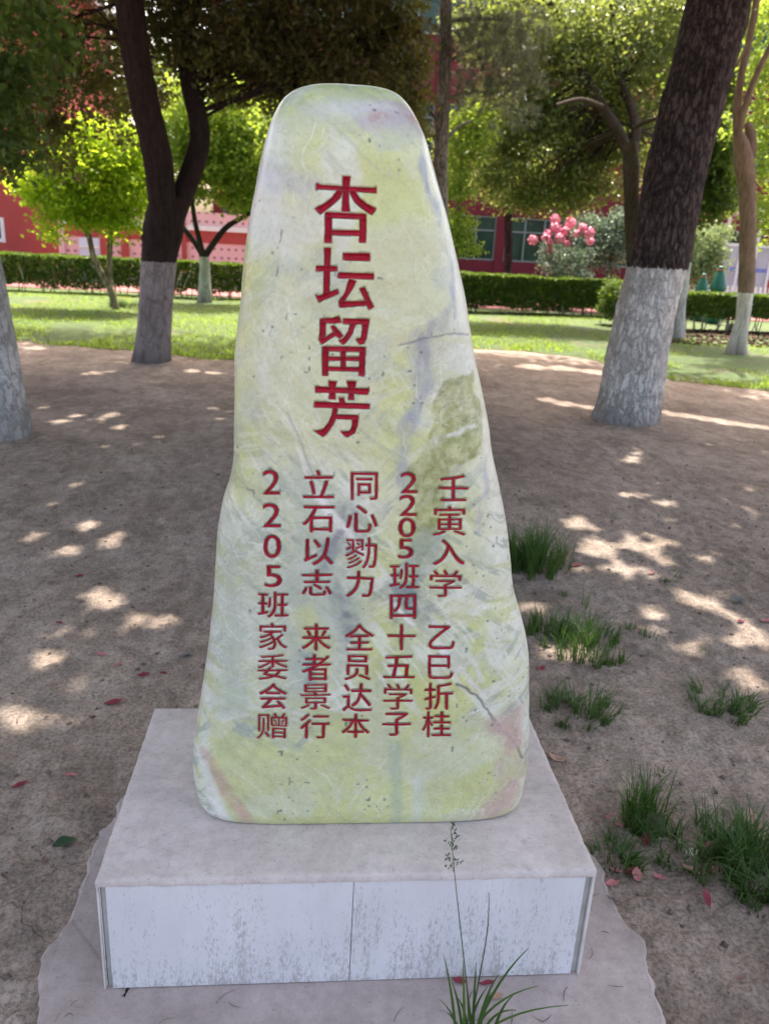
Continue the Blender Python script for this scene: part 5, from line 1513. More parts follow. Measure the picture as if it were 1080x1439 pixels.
# ------------------------------------------------------------------ hedges and shrubs
def hedge(name, ax_, ay_, bx_, by_, w, h, label, n, mat=L_HEDGE, size=0.066, gap=0.12, stems=40, cat='hedge', grp=None):
    a, b2 = np.array([ax_, ay_]), np.array([bx_, by_])
    L = np.linalg.norm(b2 - a)
    d_ = (b2 - a) / L
    nr = np.array([-d_[1], d_[0]])
    root = empty(name, (*((a + b2) / 2), 0.02), label, cat, grp)
    t_ = rng.random(n) * L
    s_ = (rng.random(n) - 0.5) * w
    z_ = gap + rng.random(n) ** 0.85 * (h - gap)
    # leaves gather on the clipped faces
    k = rng.random(n)
    f1 = k < 0.25
    z_[f1] = h - np.abs(rng.normal(0, 0.035, f1.sum()))
    f2 = (k >= 0.25) & (k < 0.45)
    s_[f2] = -w / 2 + np.abs(rng.normal(0, 0.04, f2.sum()))
    q3 = np.stack([t_ * 2.2, s_ * 2, z_ * 2], 1)
    bumpy = (fbm(q3, 3, 810) - 0.5)
    z_ += bumpy * 0.10 * (z_ > h * 0.7)
    s_ += bumpy * 0.14
    low_ = gap + 0.30 * (fbm(np.stack([t_ * 3.0, 0 * t_, 0 * t_], 1), 3, 820) - 0.45)
    keep = z_ > low_
    P_ = np.stack([a[0] + d_[0] * t_ + nr[0] * s_, a[1] + d_[1] * t_ + nr[1] * s_, z_], 1)[keep]
    V_, F_ = leaf_arrays(P_, size, 0.5, 0.6, 0.0)
    np_mesh('foliage', V_ - np.array(root.location), F_, mat, root)
    parts = []
    for _ in range(stems):
        tt_ = rng.random() * L
        ss_ = (rng.random() - 0.5) * w * 0.8
        b0 = np.array([a[0] + d_[0] * tt_ + nr[0] * ss_, a[1] + d_[1] * tt_ + nr[1] * ss_, -0.01])
        parts.append(tube_arrays([b0, b0 + np.array([rng.normal(0, 0.05), rng.normal(0, 0.05), gap + 0.02]), b0 + np.array([rng.normal(0, 0.1), rng.normal(0, 0.1), h * 0.75])], [0.012, 0.010, 0.005], 5, None, 2))
    for V_, F_ in parts:
        np_mesh('stem', V_ - np.array(root.location), F_, M_MIDBARK, root)
    return root


hl0, hl1 = on_z(-40, 409, 0), on_z(352, 421, 0)
hedge('hedge', hl0[0] - 1.5, hl0[1] + 0.15, hl1[0] + 2.2, hl1[1] + 0.1, 0.75, 0.80, 'long dark clipped hedge behind the forked tree and the lime green tree', 52000, stems=70)
hm0, hm1 = on_z(648, 441, 0), on_z(850, 447, 0)
hedge('hedge', hm0[0] - 1.6, hm0[1] + 0.3, hm1[0] + 0.3, hm1[1] + 0.1, 0.85, 0.86, 'clipped hedge with a bright sunlit top below the ground floor windows', 46000, stems=60)
hr0, hr1 = on_z(905, 466, 0), on_z(1120, 474, 0)
hedge('hedge', hr0[0], hr0[1] + 0.5, hr1[0] + 1.0, hr1[1] + 0.6, 0.8, 0.78, 'clipped hedge behind the thin pruned tree at the right border', 26000, stems=40, gap=0.28)


def shrub(name, E, n_cl, per, sig, size, mat, label, base, cat='shrub', up=0.4, stems=8, aspect=0.55, group=None):
    root = empty(name, base, label, cat, group)
    C_ = clumped(E, n_cl, per, sig, 0.2)
    C_ = C_[C_[:, 2] > base[2] + 0.02]
    V_, F_ = leaf_arrays(C_, size, up, aspect, 0.1)
    np_mesh('foliage', V_ - np.array(root.location), F_, mat, root)
    parts = []
    for _ in range(stems):
        c_, r_ = E[rng.integers(len(E))]
        tip = c_ + rng.normal(0, 0.3, 3) * r_
        parts.append(tube_arrays([np.array(base) + rng.normal(0, 0.04, 3) * [1, 1, 0], (np.array(base) + tip) / 2 + rng.normal(0, 0.06, 3), tip], [0.022, 0.015, 0.007], 6, None, 3))
    for V_, F_ in parts:
        np_mesh('stem', V_ - np.array(root.location), F_, M_MIDBARK, root)
    return root


b0 = on_y(868, 452, 16.6); b0[2] = 0.02
shrub('rounded_shrub', pxell([(866, 418, 24, 26), (855, 432, 14, 16)], 16.6, 1.0), 130, 40, 0.07, 0.055, L_HEDGE, 'rounded bright green bush at the end of the middle hedge, touching the leaning trunk', b0)
b0 = on_y(850, 425, 20.6); b0[2] = 0.03
shrub('grey_shrub', pxell([(850, 345, 36, 38), (825, 330, 22, 26), (868, 320, 20, 30), (800, 366, 40, 20)], 20.6, 0.9), 190, 36, 0.13, 0.10, L_GREY, 'grey green shrub behind the pink flowers, left of the leaning trunk', b0)
b0 = on_y(985, 430, 20.2); b0[2] = 0.03
shrub('pale_shrub', pxell([(975, 350, 34, 34), (1000, 340, 26, 26), (965, 385, 24, 24), (1000, 372, 22, 20)], 20.2, 0.9), 190, 34, 0.12, 0.085, L_PALE, 'pale green sunlit shrub between the leaning tree and the thin pruned tree', b0)

# pink flowering rose bush
b0 = on_y(792, 428, 19.2); b0[2] = 0.03
rose = shrub('rose_bush', pxell([(790, 372, 28, 22), (775, 358, 18, 14), (812, 358, 18, 14), (800, 395, 34, 20)], 19.2, 0.9), 70, 34, 0.09, 0.075, L_GREY, 'flowering bush carrying round pink blossoms above the middle hedge', b0)
mp_, ntp, bp_ = mat_new('pink_petals')
g_ = N(ntp, 'ShaderNodeNewGeometry')
rp = ramp(ntp, g_.outputs['Random Per Island'], [(0.0, (0.66, 0.13, 0.26)), (0.5, (0.82, 0.28, 0.43)), (1.0, (0.88, 0.52, 0.62))])
ntp.links.new(rp.outputs[0], bp_.inputs['Base Color'])
bp_.inputs['Roughness'].default_value = 0.6
sc = px_per_m(b0)
heads = [(779, 308, 8), (780, 320, 9), (801, 313, 9), (793, 325, 7), (818, 320, 7), (810, 328, 6), (827, 327, 9), (829, 339, 6.5), (786, 334, 8), (770, 328, 7), (766, 334, 7), (772, 342, 6), (748, 337, 8), (772, 352, 6), (796, 342, 5)]
stalks = []
for u, v, r in heads:
    yy = 19.2 + random.uniform(-0.35, 0.25)
    c_ = on_y(u, v, yy)
    R_ = r / sc * 0.86
    n_ = 120
    d_ = rng.normal(0, 1, (n_, 3))
    d_ /= np.linalg.norm(d_, axis=1)[:, None]
    V_, F_ = [], []
    for k in range(n_):
        nn_ = d_[k]
        a_ = np.cross(nn_, [0.3, 0.2, 0.9]); a_ /= np.linalg.norm(a_)
        b_ = np.cross(nn_, a_)
        rr = R_ * (0.35 + 0.75 * rng.random() ** 0.6)
        w_ = R_ * 0.30
        o = len(V_)
        V_ += [nn_ * rr - b_ * w_ * 0.9 - nn_ * w_ * 0.35, nn_ * rr + a_ * w_ * 0.8, nn_ * rr + b_ * w_ * 0.9 + nn_ * w_ * 0.15, nn_ * rr - a_ * w_ * 0.8]
        F_.append([o, o + 1, o + 2, o + 3])
    np_mesh('blossom', np.array(V_) + c_ - b0, F_, mp_, rose)
    foot = on_y(790 + (u - 790) * 0.4, 372, 19.2)
    stalks.append(tube_arrays([foot, (foot + c_) / 2 + rng.normal(0, 0.03, 3), c_], [0.012, 0.009, 0.006], 5, None, 3))
V_, F_ = join_arrays(stalks)
np_mesh('flower_stalks', V_ - b0, F_, L_GREY, rose)

# ------------------------------------------------------------------ buildings and other far things
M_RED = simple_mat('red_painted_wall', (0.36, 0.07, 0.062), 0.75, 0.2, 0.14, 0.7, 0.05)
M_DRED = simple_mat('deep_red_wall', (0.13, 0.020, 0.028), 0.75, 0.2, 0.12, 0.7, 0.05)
M_WHITEP = simple_mat('white_frame_paint', (0.72, 0.74, 0.74), 0.45, 0.4, 0.06, 4)
M_GFRAME = simple_mat('grey_green_frame', (0.20, 0.25, 0.23), 0.5, 0.3, 0.1, 4)
M_PINKW = simple_mat('pale_pink_render', (0.70, 0.44, 0.44), 0.8, 0.2, 0.08, 2)
M_BLUEW = simple_mat('bluish_white_panel', (0.58, 0.64, 0.74), 0.5, 0.3, 0.06, 3)
M_ROOF = simple_mat('grey_roof', (0.25, 0.23, 0.23), 0.8, 0.2, 0.15, 2)
mg_, ntg, bg_ = mat_new('dark_green_glass')
cg_ = coord(ntg)
rg = ramp(ntg, noise(ntg, mapped(ntg, cg_, (1, 1, 0.5)), 0.9, 3).outputs[0], [(0.35, (0.010, 0.030, 0.020)), (0.65, (0.035, 0.08, 0.055))])
ntg.links.new(rg.outputs[0], bg_.inputs['Base Color'])
bg_.inputs['Roughness'].default_value = 0.12
bg_.inputs['Specular IOR Level'].default_value = 0.35


def facade(root, x0, x1, y, z0, z1, depth, mat, name='wall'):
    rx, ry, rz = root.location
    return box(name, x0 - rx, x1 - rx, y - ry, y + depth - ry, z0 - rz, z1 - rz, mat, root)


def window(root, x0, x1, y, z0, z1, nx_=2, transom=None, fr=0.06, mat=None):
    rx, ry, rz = root.location
    bm = bmesh.new()
    X0, X1, Z0, Z1 = x0 - rx, x1 - rx, z0 - rz, z1 - rz
    yo = y - ry
    add_box(bm, X0, X0 + fr, yo - 0.06, yo + 0.05, Z0, Z1)
    add_box(bm, X1 - fr, X1, yo - 0.06, yo + 0.05, Z0, Z1)
    add_box(bm, X0 + fr, X1 - fr, yo - 0.06, yo + 0.05, Z0, Z0 + fr)
    add_box(bm, X0 + fr, X1 - fr, yo - 0.06, yo + 0.05, Z1 - fr, Z1)
    for k in range(1, nx_):
        xm = X0 + (X1 - X0) * k / nx_
        add_box(bm, xm - fr / 2, xm + fr / 2, yo - 0.055, yo + 0.045, Z0 + fr, Z1 - fr)
    if transom:
        zt_ = Z0 + (Z1 - Z0) * transom
        for k in range(nx_):
            xa = X0 + (X1 - X0) * k / nx_ + fr / 2 + (fr / 2 if k == 0 else 0)
            xb = X0 + (X1 - X0) * (k + 1) / nx_ - fr / 2 - (fr / 2 if k == nx_ - 1 else 0)
            add_box(bm, xa, xb, yo - 0.05, yo + 0.04, zt_ - fr / 2, zt_ + fr / 2)
    w_ = bm_mesh('window', bm, mat or M_WHITEP, root)
    box('pane', X0 + fr * 0.5, X1 - fr * 0.5, yo - 0.012, yo - 0.004, Z0 + fr * 0.5, Z1 - fr * 0.5, mg_, w_)
    return w_


# right: dark red school building with green glass
BY = 28.0
zs, zt_, zb_ = on_y(700, 367, BY)[2], on_y(700, 304, BY)[2], on_y(700, 283, BY)[2]
bx0, bx1 = -3.2, 15.5
sb = empty('school_building', ((bx0 + bx1) / 2, BY, 0), 'dark red building with rows of green glass windows, right of the stone', 'building')
fl = 3.3
for k in range(3):
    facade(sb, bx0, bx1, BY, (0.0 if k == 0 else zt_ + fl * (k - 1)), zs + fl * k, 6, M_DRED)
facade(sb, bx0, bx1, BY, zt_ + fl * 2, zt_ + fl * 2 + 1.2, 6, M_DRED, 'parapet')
facade(sb, bx0, bx1, BY + 0.5, zs, zt_ + fl * 2, 5, simple_mat('dark_interior', (0.03, 0.04, 0.035), 0.9, 0.1), 'interior')
nw = 8
ww = (bx1 - bx0) / nw
for k in range(3):
    for j_ in range(nw):
        xa = bx0 + ww * j_
        window(sb, xa + 0.16, xa + ww - 0.16, BY + 0.1, zs + fl * k + 0.01, zt_ + fl * k - 0.01, 3, 0.68, 0.045, M_GFRAME)
for j_ in range(nw + 1):
    xa = bx0 + ww * j_
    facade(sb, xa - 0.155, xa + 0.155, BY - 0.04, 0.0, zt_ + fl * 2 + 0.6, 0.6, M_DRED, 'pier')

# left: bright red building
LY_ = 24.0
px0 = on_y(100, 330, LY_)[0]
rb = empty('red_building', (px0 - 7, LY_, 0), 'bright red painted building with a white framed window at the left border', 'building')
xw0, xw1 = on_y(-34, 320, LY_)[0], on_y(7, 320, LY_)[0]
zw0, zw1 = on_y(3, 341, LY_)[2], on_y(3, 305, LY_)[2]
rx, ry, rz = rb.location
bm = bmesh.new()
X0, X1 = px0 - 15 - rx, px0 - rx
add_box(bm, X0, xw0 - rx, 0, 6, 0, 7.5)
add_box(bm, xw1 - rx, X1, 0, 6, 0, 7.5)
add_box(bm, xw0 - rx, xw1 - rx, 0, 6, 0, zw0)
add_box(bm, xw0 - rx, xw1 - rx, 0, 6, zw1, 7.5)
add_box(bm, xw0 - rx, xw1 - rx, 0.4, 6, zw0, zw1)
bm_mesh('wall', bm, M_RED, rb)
window(rb, xw0 + 0.01, xw1 - 0.01, LY_ + 0.05, zw0 + 0.01, zw1 - 0.01, 2, None, 0.10)
box('roof', X0 - 0.3, X1 + 0.3, -0.4, 6.3, 7.51, 7.8, M_ROOF, rb)

# pink perforated wall between the buildings
WY = 23.0
xa, xb = on_y(86, 340, WY)[0], on_y(520, 340, WY)[0]
z_top = on_y(300, 299, WY)[2]
z_c0, z_c1 = on_y(300, 325, WY)[2], on_y(300, 318, WY)[2]
z_r0 = on_y(300, 342, WY)[2]
mw, ntw, bw = mat_new('perforated_pink_blocks')
cw = coord(ntw)
sxw = N(ntw, 'ShaderNodeSeparateXYZ')
ntw.links.new(cw, sxw.inputs[0])
def fr_(s, f):
    return math_(ntw, 'ABSOLUTE', math_(ntw, 'SUBTRACT', math_(ntw, 'FRACT', math_(ntw, 'MULTIPLY', s, f)), 0.5))
dots = math_(ntw, 'MULTIPLY', math_(ntw, 'LESS_THAN', fr_(sxw.outputs[0], 5.2), 0.20), math_(ntw, 'LESS_THAN', fr_(sxw.outputs[2], 4.4), 0.14))
cwx = mix(ntw, dots, (0.72, 0.46, 0.47), (0.30, 0.16, 0.17))
ntw.links.new(cwx, bw.inputs['Base Color'])
bw.inputs['Roughness'].default_value = 0.8
pw_ = empty('perforated_wall', ((xa + xb) / 2, WY, 0), 'pink perforated block wall with a red band and white coping behind the long hedge', 'wall')
facade(pw_, xa, xb, WY, 0, z_r0, 0.25, mw, 'wall')
facade(pw_, xa, xb, WY - 0.02, z_r0, z_c0, 0.29, M_RED, 'band')
facade(pw_, xa, xb, WY - 0.06, z_c0, z_c1, 0.36, M_WHITEP, 'coping')
facade(pw_, xa, xb, WY, z_c1, z_top, 0.25, mw, 'upper_wall')
for u0, u1 in ((84, 92), (142, 152), (171, 181), (206, 214), (256, 262)):
    facade(pw_, on_y(u0, 340, WY)[0], on_y(u1, 340, WY)[0], WY - 0.10, 0, z_c1 + 0.05, 0.09, M_RED if u0 != 84 else M_PINKW, 'pillar')
d0, d1 = on_y(112, 340, WY)[0], on_y(141, 340, WY)[0]
rx, ry, rz = pw_.location
dr = facade(pw_, d0, d1, WY - 0.05, 0, on_y(125, 334, WY)[2], 0.045, M_BLUEW, 'door')
box('rail', d0 - rx, d1 - rx, WY - 0.08 - ry, WY - 0.052 - ry, on_y(125, 348, WY)[2], on_y(125, 345, WY)[2], M_WHITEP, dr)

# white framed shelter at the right border
SY_ = 22.5
sh = empty('glazed_shelter', (*on_y(1085, 425, SY_)[:2], 0.03), 'white framed glazed shelter with blue stripes at the right border, beyond the hedge', 'shelter')
rx, ry, rz = sh.location
zt2 = on_y(1060, 300, SY_)[2]
zm2 = on_y(1060, 345, SY_)[2]
xs_ = [on_y(u, 380, SY_)[0] for u in (1012, 1034, 1056, 1078, 1100, 1124, 1160)]
bm = bmesh.new()
for x_ in xs_:
    add_box(bm, x_ - 0.035 - rx, x_ + 0.035 - rx, -0.04, 0.04, 0, zt2 - 0.081)
add_box(bm, xs_[0] - 0.1 - rx, xs_[-1] + 0.1 - rx, -0.05, 0.05, zt2 - 0.08, zt2)
for x_a, x_b in zip(xs_[:-1], xs_[1:]):
    add_box(bm, x_a + 0.035 - rx, x_b - 0.035 - rx, -0.03, 0.03, zm2 - 0.08, zm2)
bm_mesh('frame', bm, M_WHITEP, sh)
mgl = simple_mat('grey_lavender_panel', (0.40, 0.40, 0.46), 0.25, 0.5, 0.2, 1.5)
mbl = simple_mat('blue_stripe', (0.16, 0.20, 0.48), 0.5, 0.3, 0.1, 3)
for x_a, x_b in zip(xs_[:-1], xs_[1:]):
    pn_ = box('panel', x_a + 0.036 - rx, x_b - 0.036 - rx, -0.008, 0.008, 0.05, zm2 - 0.081, mgl, sh)
    box('stripe', x_a + 0.036 - rx, x_b - 0.036 - rx, -0.014, -0.009, zm2 * 0.60, zm2 * 0.66, mbl, pn_)
box('red_base_panel', xs_[3] + 0.036 - rx, xs_[4] - 0.036 - rx, -0.022, -0.0145, 0.05, zm2 * 0.5, M_RED, sh)
box('roof', xs_[0] - 0.3 - rx, xs_[-1] + 0.3 - rx, -0.4, 2.6, zt2 + 0.001, zt2 + 0.12, M_WHITEP, sh)

# green litter bins
m_green = simple_mat('green_plastic', (0.008, 0.10, 0.062), 0.4, 0.5, 0.1, 3)
m_orange = simple_mat('orange_lid', (0.55, 0.16, 0.05), 0.5, 0.4, 0.1, 3)


def lathe(prof, seg=24):
    th = np.linspace(0, 2 * np.pi, seg, endpoint=False)
    V_ = np.concatenate([np.stack([r_ * np.cos(th), r_ * np.sin(th), np.full(seg, z_)], 1) for r_, z_ in prof])
    F_ = []
    for k in range(len(prof) - 1):
        for q_ in range(seg):
            q2 = (q_ + 1) % seg
            F_.append((k * seg + q_, k * seg + q2, (k + 1) * seg + q2, (k + 1) * seg + q_))
    return V_, np.array(F_)


def litter_bin(u, y, s, label):
    c_ = on_y(u, 420, y)
    root = empty('litter_bin', (c_[0], c_[1], 0.03), label, 'bin', 'green litter bins beyond the right hedge')
    V_, F_ = lathe([(0.001, 0.0), (0.30, 0.0), (0.32, 0.04), (0.30, 0.55), (0.27, 0.72), (0.25, 0.74)])
    np_mesh('body', V_ * np.array([0.58, 0.58, 1]) * s, F_, m_green, root, smooth_=True)
    V_, F_ = lathe([(0.33, 0.735), (0.34, 0.75), (0.33, 0.80), (0.17, 1.10), (0.12, 1.16), (0.13, 1.18), (0.13, 1.24), (0.10, 1.26), (0.001, 1.262)])
    np_mesh('hood', V_ * np.array([0.58, 0.58, 1]) * s, F_, m_green, root, smooth_=True)
    V_, F_ = lathe([(0.135, 1.17), (0.15, 1.175), (0.15, 1.185), (0.135, 1.19)])
    np_mesh('collar', V_ * np.array([0.58, 0.58, 1]) * s, F_, m_orange, root, smooth_=True)


litter_bin(1005, 18.3, 1.0, 'green bin with a conical hood nearer the thin pruned tree')
litter_bin(983, 18.9, 0.85, 'darker smaller green bin nearer the leaning tree')

# low white picket fence
FY = 21.0
xa, xb = on_y(952, 410, FY)[0], on_y(1120, 410, FY)[0]
zf = on_y(1000, 402, FY)[2]
pf = empty('picket_fence', ((xa + xb) / 2, FY, 0.03), 'low white picket fence behind the green bins', 'fence')
bm = bmesh.new()
n_ = int((xb - xa) / 0.13)
for k in range(n_):
    x_ = -(xb - xa) / 2 + k * 0.13
    add_box(bm, x_, x_ + 0.06, -0.015, 0.015, 0, zf)
bm_mesh('pickets', bm, M_WHITEP, pf)
bm = bmesh.new()
for z_ in (zf * 0.3, zf * 0.75):
    add_box(bm, -(xb - xa) / 2, (xb - xa) / 2, 0.016, 0.045, z_, z_ + 0.06)
bm_mesh('rails', bm, M_BLUEW, pf)

# pale kerb block lying in the litter below the right hedge
b0 = on_z(1030, 466, 0.01)
bm = bmesh.new()
add_box(bm, -0.16, 0.16, -0.10, 0.10, 0, 0.16, 0.02)
kb = bm_mesh('kerb_block', bm, cement_mat('pale_block', (0.3, 0.29, 0.27), (0.42, 0.4, 0.37)), None, b0)
kb.rotation_euler = (0, 0, 0.3)
tag(kb, 'pale loose kerb block in the leaf litter behind the thin pruned tree', 'kerb block')

# far wood that closes the view between and beyond the buildings
E = []
for k in range(26):
    x_ = -30 + k * 2.6 + rng.uniform(-1, 1)
    if -2 < x_ < 14: continue
    E.append((np.array([x_, 36 + rng.uniform(-2, 4), rng.uniform(3.5, 7.0)]), (2.6, 2.0, rng.uniform(2.4, 4.0))))
C = clumped(E, 1100, 26, 0.5, 0.3)
V_, F_ = leaf_arrays(C, 0.36, 0.4, 0.7)
o_ = np_mesh('far_trees', V_, F_, L_MID)
tag(o_, 'dense green trees far behind the buildings', 'trees', kind='stuff')

# ------------------------------------------------------------------ lawn grass
n_ = 95000
x_ = rng.uniform(-9, 10, n_)
t_ = rng.random(n_) ** 1.25
ey = edge_y(x_) + (fbm(np.stack([x_ * 1.5, 0 * x_, 0 * x_], 1), 4, 611) - 0.5) * 0.7 - 0.12
y_ = ey + t_ * (18.7 - ey)
mk = fbm(np.stack([x_ * 0.9, y_ * 0.9, 0 * x_], 1), 4, 640) + 0.10 * (x_ < 1.5) - 0.25 * np.exp(-((y_ - ey) / 0.35)) * rng.random(n_)
k = (mk > 0.40 + 0.12 * rng.random(n_)) & ~((x_ > 6.8) & (y_ > 13.6)) 
x_, y_ = x_[k], y_[k]
base = np.stack([x_, y_, ground_z(x_, y_) + 0.01], 1)
hgt = rng.uniform(0.04, 0.10, len(x_)) * (0.7 + 0.6 * fbm(np.stack([x_ * 1.3, y_ * 1.3, 0 * x_], 1), 2, 650))
V_, q_, t3 = blades(len(x_), base, hgt, rng.uniform(0.3, 1.0, len(x_)), rng.uniform(0.010, 0.018, len(x_)), 2)
o_ = np_mesh('lawn_grass', V_, [q_, t3], L_LAWN)
tag(o_, 'short sunlit lawn grass between the earth and the hedges', 'grass', kind='stuff')

# brown leaf litter under the right hedge
n_ = 2600
x_ = rng.uniform(6.0, 10.5, n_)
y_ = rng.uniform(13.4, 16.4, n_)
C = np.stack([x_, y_, ground_z(x_, y_) + 0.045], 1)
V_, F_ = leaf_arrays(C, 0.09, 1.6, 0.6)
o_ = np_mesh('leaf_litter', V_, F_, leaf_mat('dry_brown_leaves', [(0.1, (0.03, 0.02, 0.016)), (0.6, (0.07, 0.042, 0.034)), (0.95, (0.15, 0.08, 0.07))], (0.2, 0.1, 0.05), 0.0, 0.9, 0.02))
tag(o_, 'brown leaf litter below the right hedge', 'leaf litter', kind='stuff')


# ------------------------------------------------------------------ weeds and grass tufts near the stone
def tuft(u, v, r_px, n, h, label, lean=(0.2, 1.0), w=0.0045, name='grass_tuft', squash=1.0, mat=L_GRASS):
    c_ = gpt(u, v)
    r_ = r_px / px_per_m(c_)
    root = empty(name, c_, label, 'grass tuft', 'grass tufts in the bare earth')
    n = int(n * 0.8)
    rr = r_ * np.sqrt(rng.random(n))
    nclump = max(2, n // 14)
    ca2 = rng.uniform(0, 2 * np.pi, nclump)
    cr2 = r_ * np.sqrt(rng.random(nclump))
    own = rng.integers(0, nclump, n)
    bx2 = np.cos(ca2[own]) * cr2[own] + rng.normal(0, 0.010, n)
    by2 = (np.sin(ca2[own]) * cr2[own]) * squash + rng.normal(0, 0.010, n)
    hh_ = h * (0.25 + 0.85 * rng.random(n) ** 1.3) * (1 - 0.35 * (np.hypot(bx2, by2) / max(r_, 1e-3)).clip(0, 1))
    od = np.stack([bx2, by2, 0 * bx2], 1) / max(r_, 0.01) + rng.normal(0, 0.8, (n, 3)) * [1, 1, 0]
    od /= np.maximum(np.linalg.norm(od, axis=1), 1e-6)[:, None]
    gz_ = ground_z(c_[0] + bx2, c_[1] + by2) - c_[2] - 0.004
    V_, q_, t3 = blades(n, np.stack([bx2, by2, gz_], 1), hh_, rng.uniform(*lean, n), rng.uniform(0.6, 1.3, n) * w, 4, od, 0.9)
    np_mesh('blades', V_, [q_, t3], mat, root)
    return root


tuft(748, 796, 52, 1500, 0.29, 'largest dense grass clump pressed against the right flank of the stone', (0.1, 0.7), 0.0042)
tuft(768, 890, 34, 260, 0.19, 'sparse upright tuft just below the largest clump, nearest the stone edge', (0.1, 0.6))
tuft(826, 905, 64, 760, 0.17, 'wide low grass patch in the middle of the right hand bare earth', (0.2, 0.9))
tuft(905, 890, 26, 70, 0.07, 'thin wisp of grass at the right end of the wide low patch')
tuft(822, 850, 14, 26, 0.16, 'few tall thin stalks rising behind the wide low patch', (0.05, 0.35), 0.003)
tuft(938, 812, 26, 90, 0.06, 'short tuft beside the bright sun flecks on the right')
tuft(940, 800, 8, 14, 0.05, 'tiny seedling tuft just behind the short sunlit tuft')
tuft(812, 1000, 50, 420, 0.14, 'loose tuft of bent blades right of the lowest line of characters', (0.3, 1.2))
tuft(772, 985, 18, 40, 0.07, 'small wisp beside the stone, left of the loose bent tuft', (0.3, 1.2))
tuft(1016, 990, 50, 460, 0.13, 'flat spreading tuft near the right border above the pink petals', (0.4, 1.2))
tuft(897, 1150, 34, 280, 0.21, 'tall narrow tuft behind the right corner of the pedestal', (0.15, 0.8))
tuft(866, 1208, 36, 240, 0.10, 'low dark tuft touching the right corner of the pedestal', (0.4, 1.2))
tuft(985, 1205, 72, 620, 0.15, 'broad leafy tuft with pink petals caught in it, lower right', (0.3, 1.1))
tuft(1055, 1210, 50, 560, 0.21, 'tall tuft at the right border beside the broad leafy one', (0.2, 0.9))
tuft(1072, 1265, 40, 360, 0.14, 'dark tuft cut by the right border, lowest of them', (0.3, 1.0))
tuft(993, 915, 9, 18, 0.05, 'tiny tuft alone on the earth above the flat spreading tuft')
tuft(790, 832, 14, 30, 0.06, 'tiny tuft between the largest clump and the wide low patch')
tuft(1052, 975, 10, 24, 0.10, 'tall wispy stalks at the right end of the flat spreading tuft', (0.1, 0.5), 0.003)
tuft(925, 1085, 10, 16, 0.04, 'tiny sprout on bare earth behind the tall narrow tuft')
wd = tuft(170, 436, 16, 160, 0.34, 'dark weed clump at the foot of the lime green tree', (0.2, 0.7), 0.02, 'weed_clump')

# seeding grass in front of the pedestal
c_ = on_z(660, 1452, 0.0)
root = empty('seeding_grass', c_, 'seeding grass plant in front of the pedestal with a tall thin flower stalk', 'grass plant')
bl = [((640, 1450), (622, 1340), 0.00), ((652, 1450), (650, 1350), 0.0), ((648, 1450), (612, 1400), -0.02), ((664, 1450), (669, 1352), 0.0), ((672, 1450), (742, 1333), 0.01), ((680, 1450), (798, 1413), 0.0), ((676, 1450), (755, 1386), 0.02), ((655, 1450), (684, 1388), -0.01), ((668, 1450), (690, 1395), -0.02), ((658, 1450), (640, 1400), 0.01), ((684, 1450), (725, 1420), 0.01), ((645, 1450), (618, 1420), 0.0), ((662, 1450), (655, 1385), 0.02), ((690, 1450), (720, 1400), -0.01), ((650, 1450), (632, 1375), 0.01), ((670, 1450), (700, 1370), 0.0)]
Vs, Fq, Ft, off = [], [], [], 0
for (u0, v0), (u1, v1), dy_ in bl:
    a_ = on_y(u0, v0, c_[1]) + np.array([0, dy_, 0])
    e_ = on_y(u1, v1, c_[1] + dy_)
    m_ = (a_ + e_) / 2 + np.array([(a_[0] - e_[0]) * 0.12, 0.012, 0.012])
    sd_ = np.cross(e_ - a_, [0.2, 1, 0.1]); sd_ /= np.linalg.norm(sd_)
    n2_ = 6
    for k in range(n2_ + 1):
        t = k / n2_
        p_ = (1 - t) ** 2 * a_ + 2 * t * (1 - t) * m_ + t * t * e_
        w_ = 0.0025 * (1 - t ** 2) + 0.0002
        Vs += [p_ - sd_ * w_, p_ + sd_ * w_ + np.array([0, 0.0012, 0])]
        if k < n2_: Fq.append([off + 2 * k, off + 2 * k + 1, off + 2 * k + 3, off + 2 * k + 2])
    off += 2 * (n2_ + 1)
np_mesh('blades', np.array(Vs) - c_, Fq, L_GRASS, root)
st = pxpath([(664, 1450), (655, 1380), (645, 1290), (638, 1225), (633, 1165)], c_[1], 0.03)
st2 = pxpath([(659, 1450), (672, 1380), (684, 1310), (687, 1255)], c_[1], 0.02)
V_, F_ = join_arrays([tube_arrays(st, [0.0014, 0.0012, 0.0009, 0.0007, 0.0004], 6, None, 5), tube_arrays(st2, [0.0016, 0.0013, 0.0010, 0.0005], 6, None, 5)])
stalk = np_mesh('flower_stalk', V_ - c_, F_, L_GRASS, root)
parts, seeds = [], []
for k in range(22):
    t = rng.uniform(0.60, 1.0)
    i0 = 3 + (t - 0.6) / 0.4 if t > 0.6 else 3
    p_ = st[3] + (st[4] - st[3]) * (t - 0.6) / 0.4
    e_ = p_ + np.array([rng.choice([-1, 1]) * rng.uniform(0.004, 0.028) * (1.3 - t), rng.uniform(-0.01, 0.01), rng.uniform(-0.006, 0.014)])
    parts.append(tube_arrays([p_, (p_ + e_) / 2 + [0, 0, 0.002], e_], [0.0003, 0.00025, 0.0002], 4, None, 2))
    for s_ in range(3):
        c2 = e_ + rng.normal(0, 0.0022, 3)
        d_ = np.array([0.2, 0, 1.0]) + rng.normal(0, 0.5, 3); d_ /= np.linalg.norm(d_)
        parts.append(tube_arrays([c2 - d_ * 0.0028, c2, c2 + d_ * 0.0028], [0.0002, 0.0012, 0.0002], 5, None, 2))
V_, F_ = join_arrays(parts)
np_mesh('seed_head', V_ - c_, F_, L_GRASS, root)

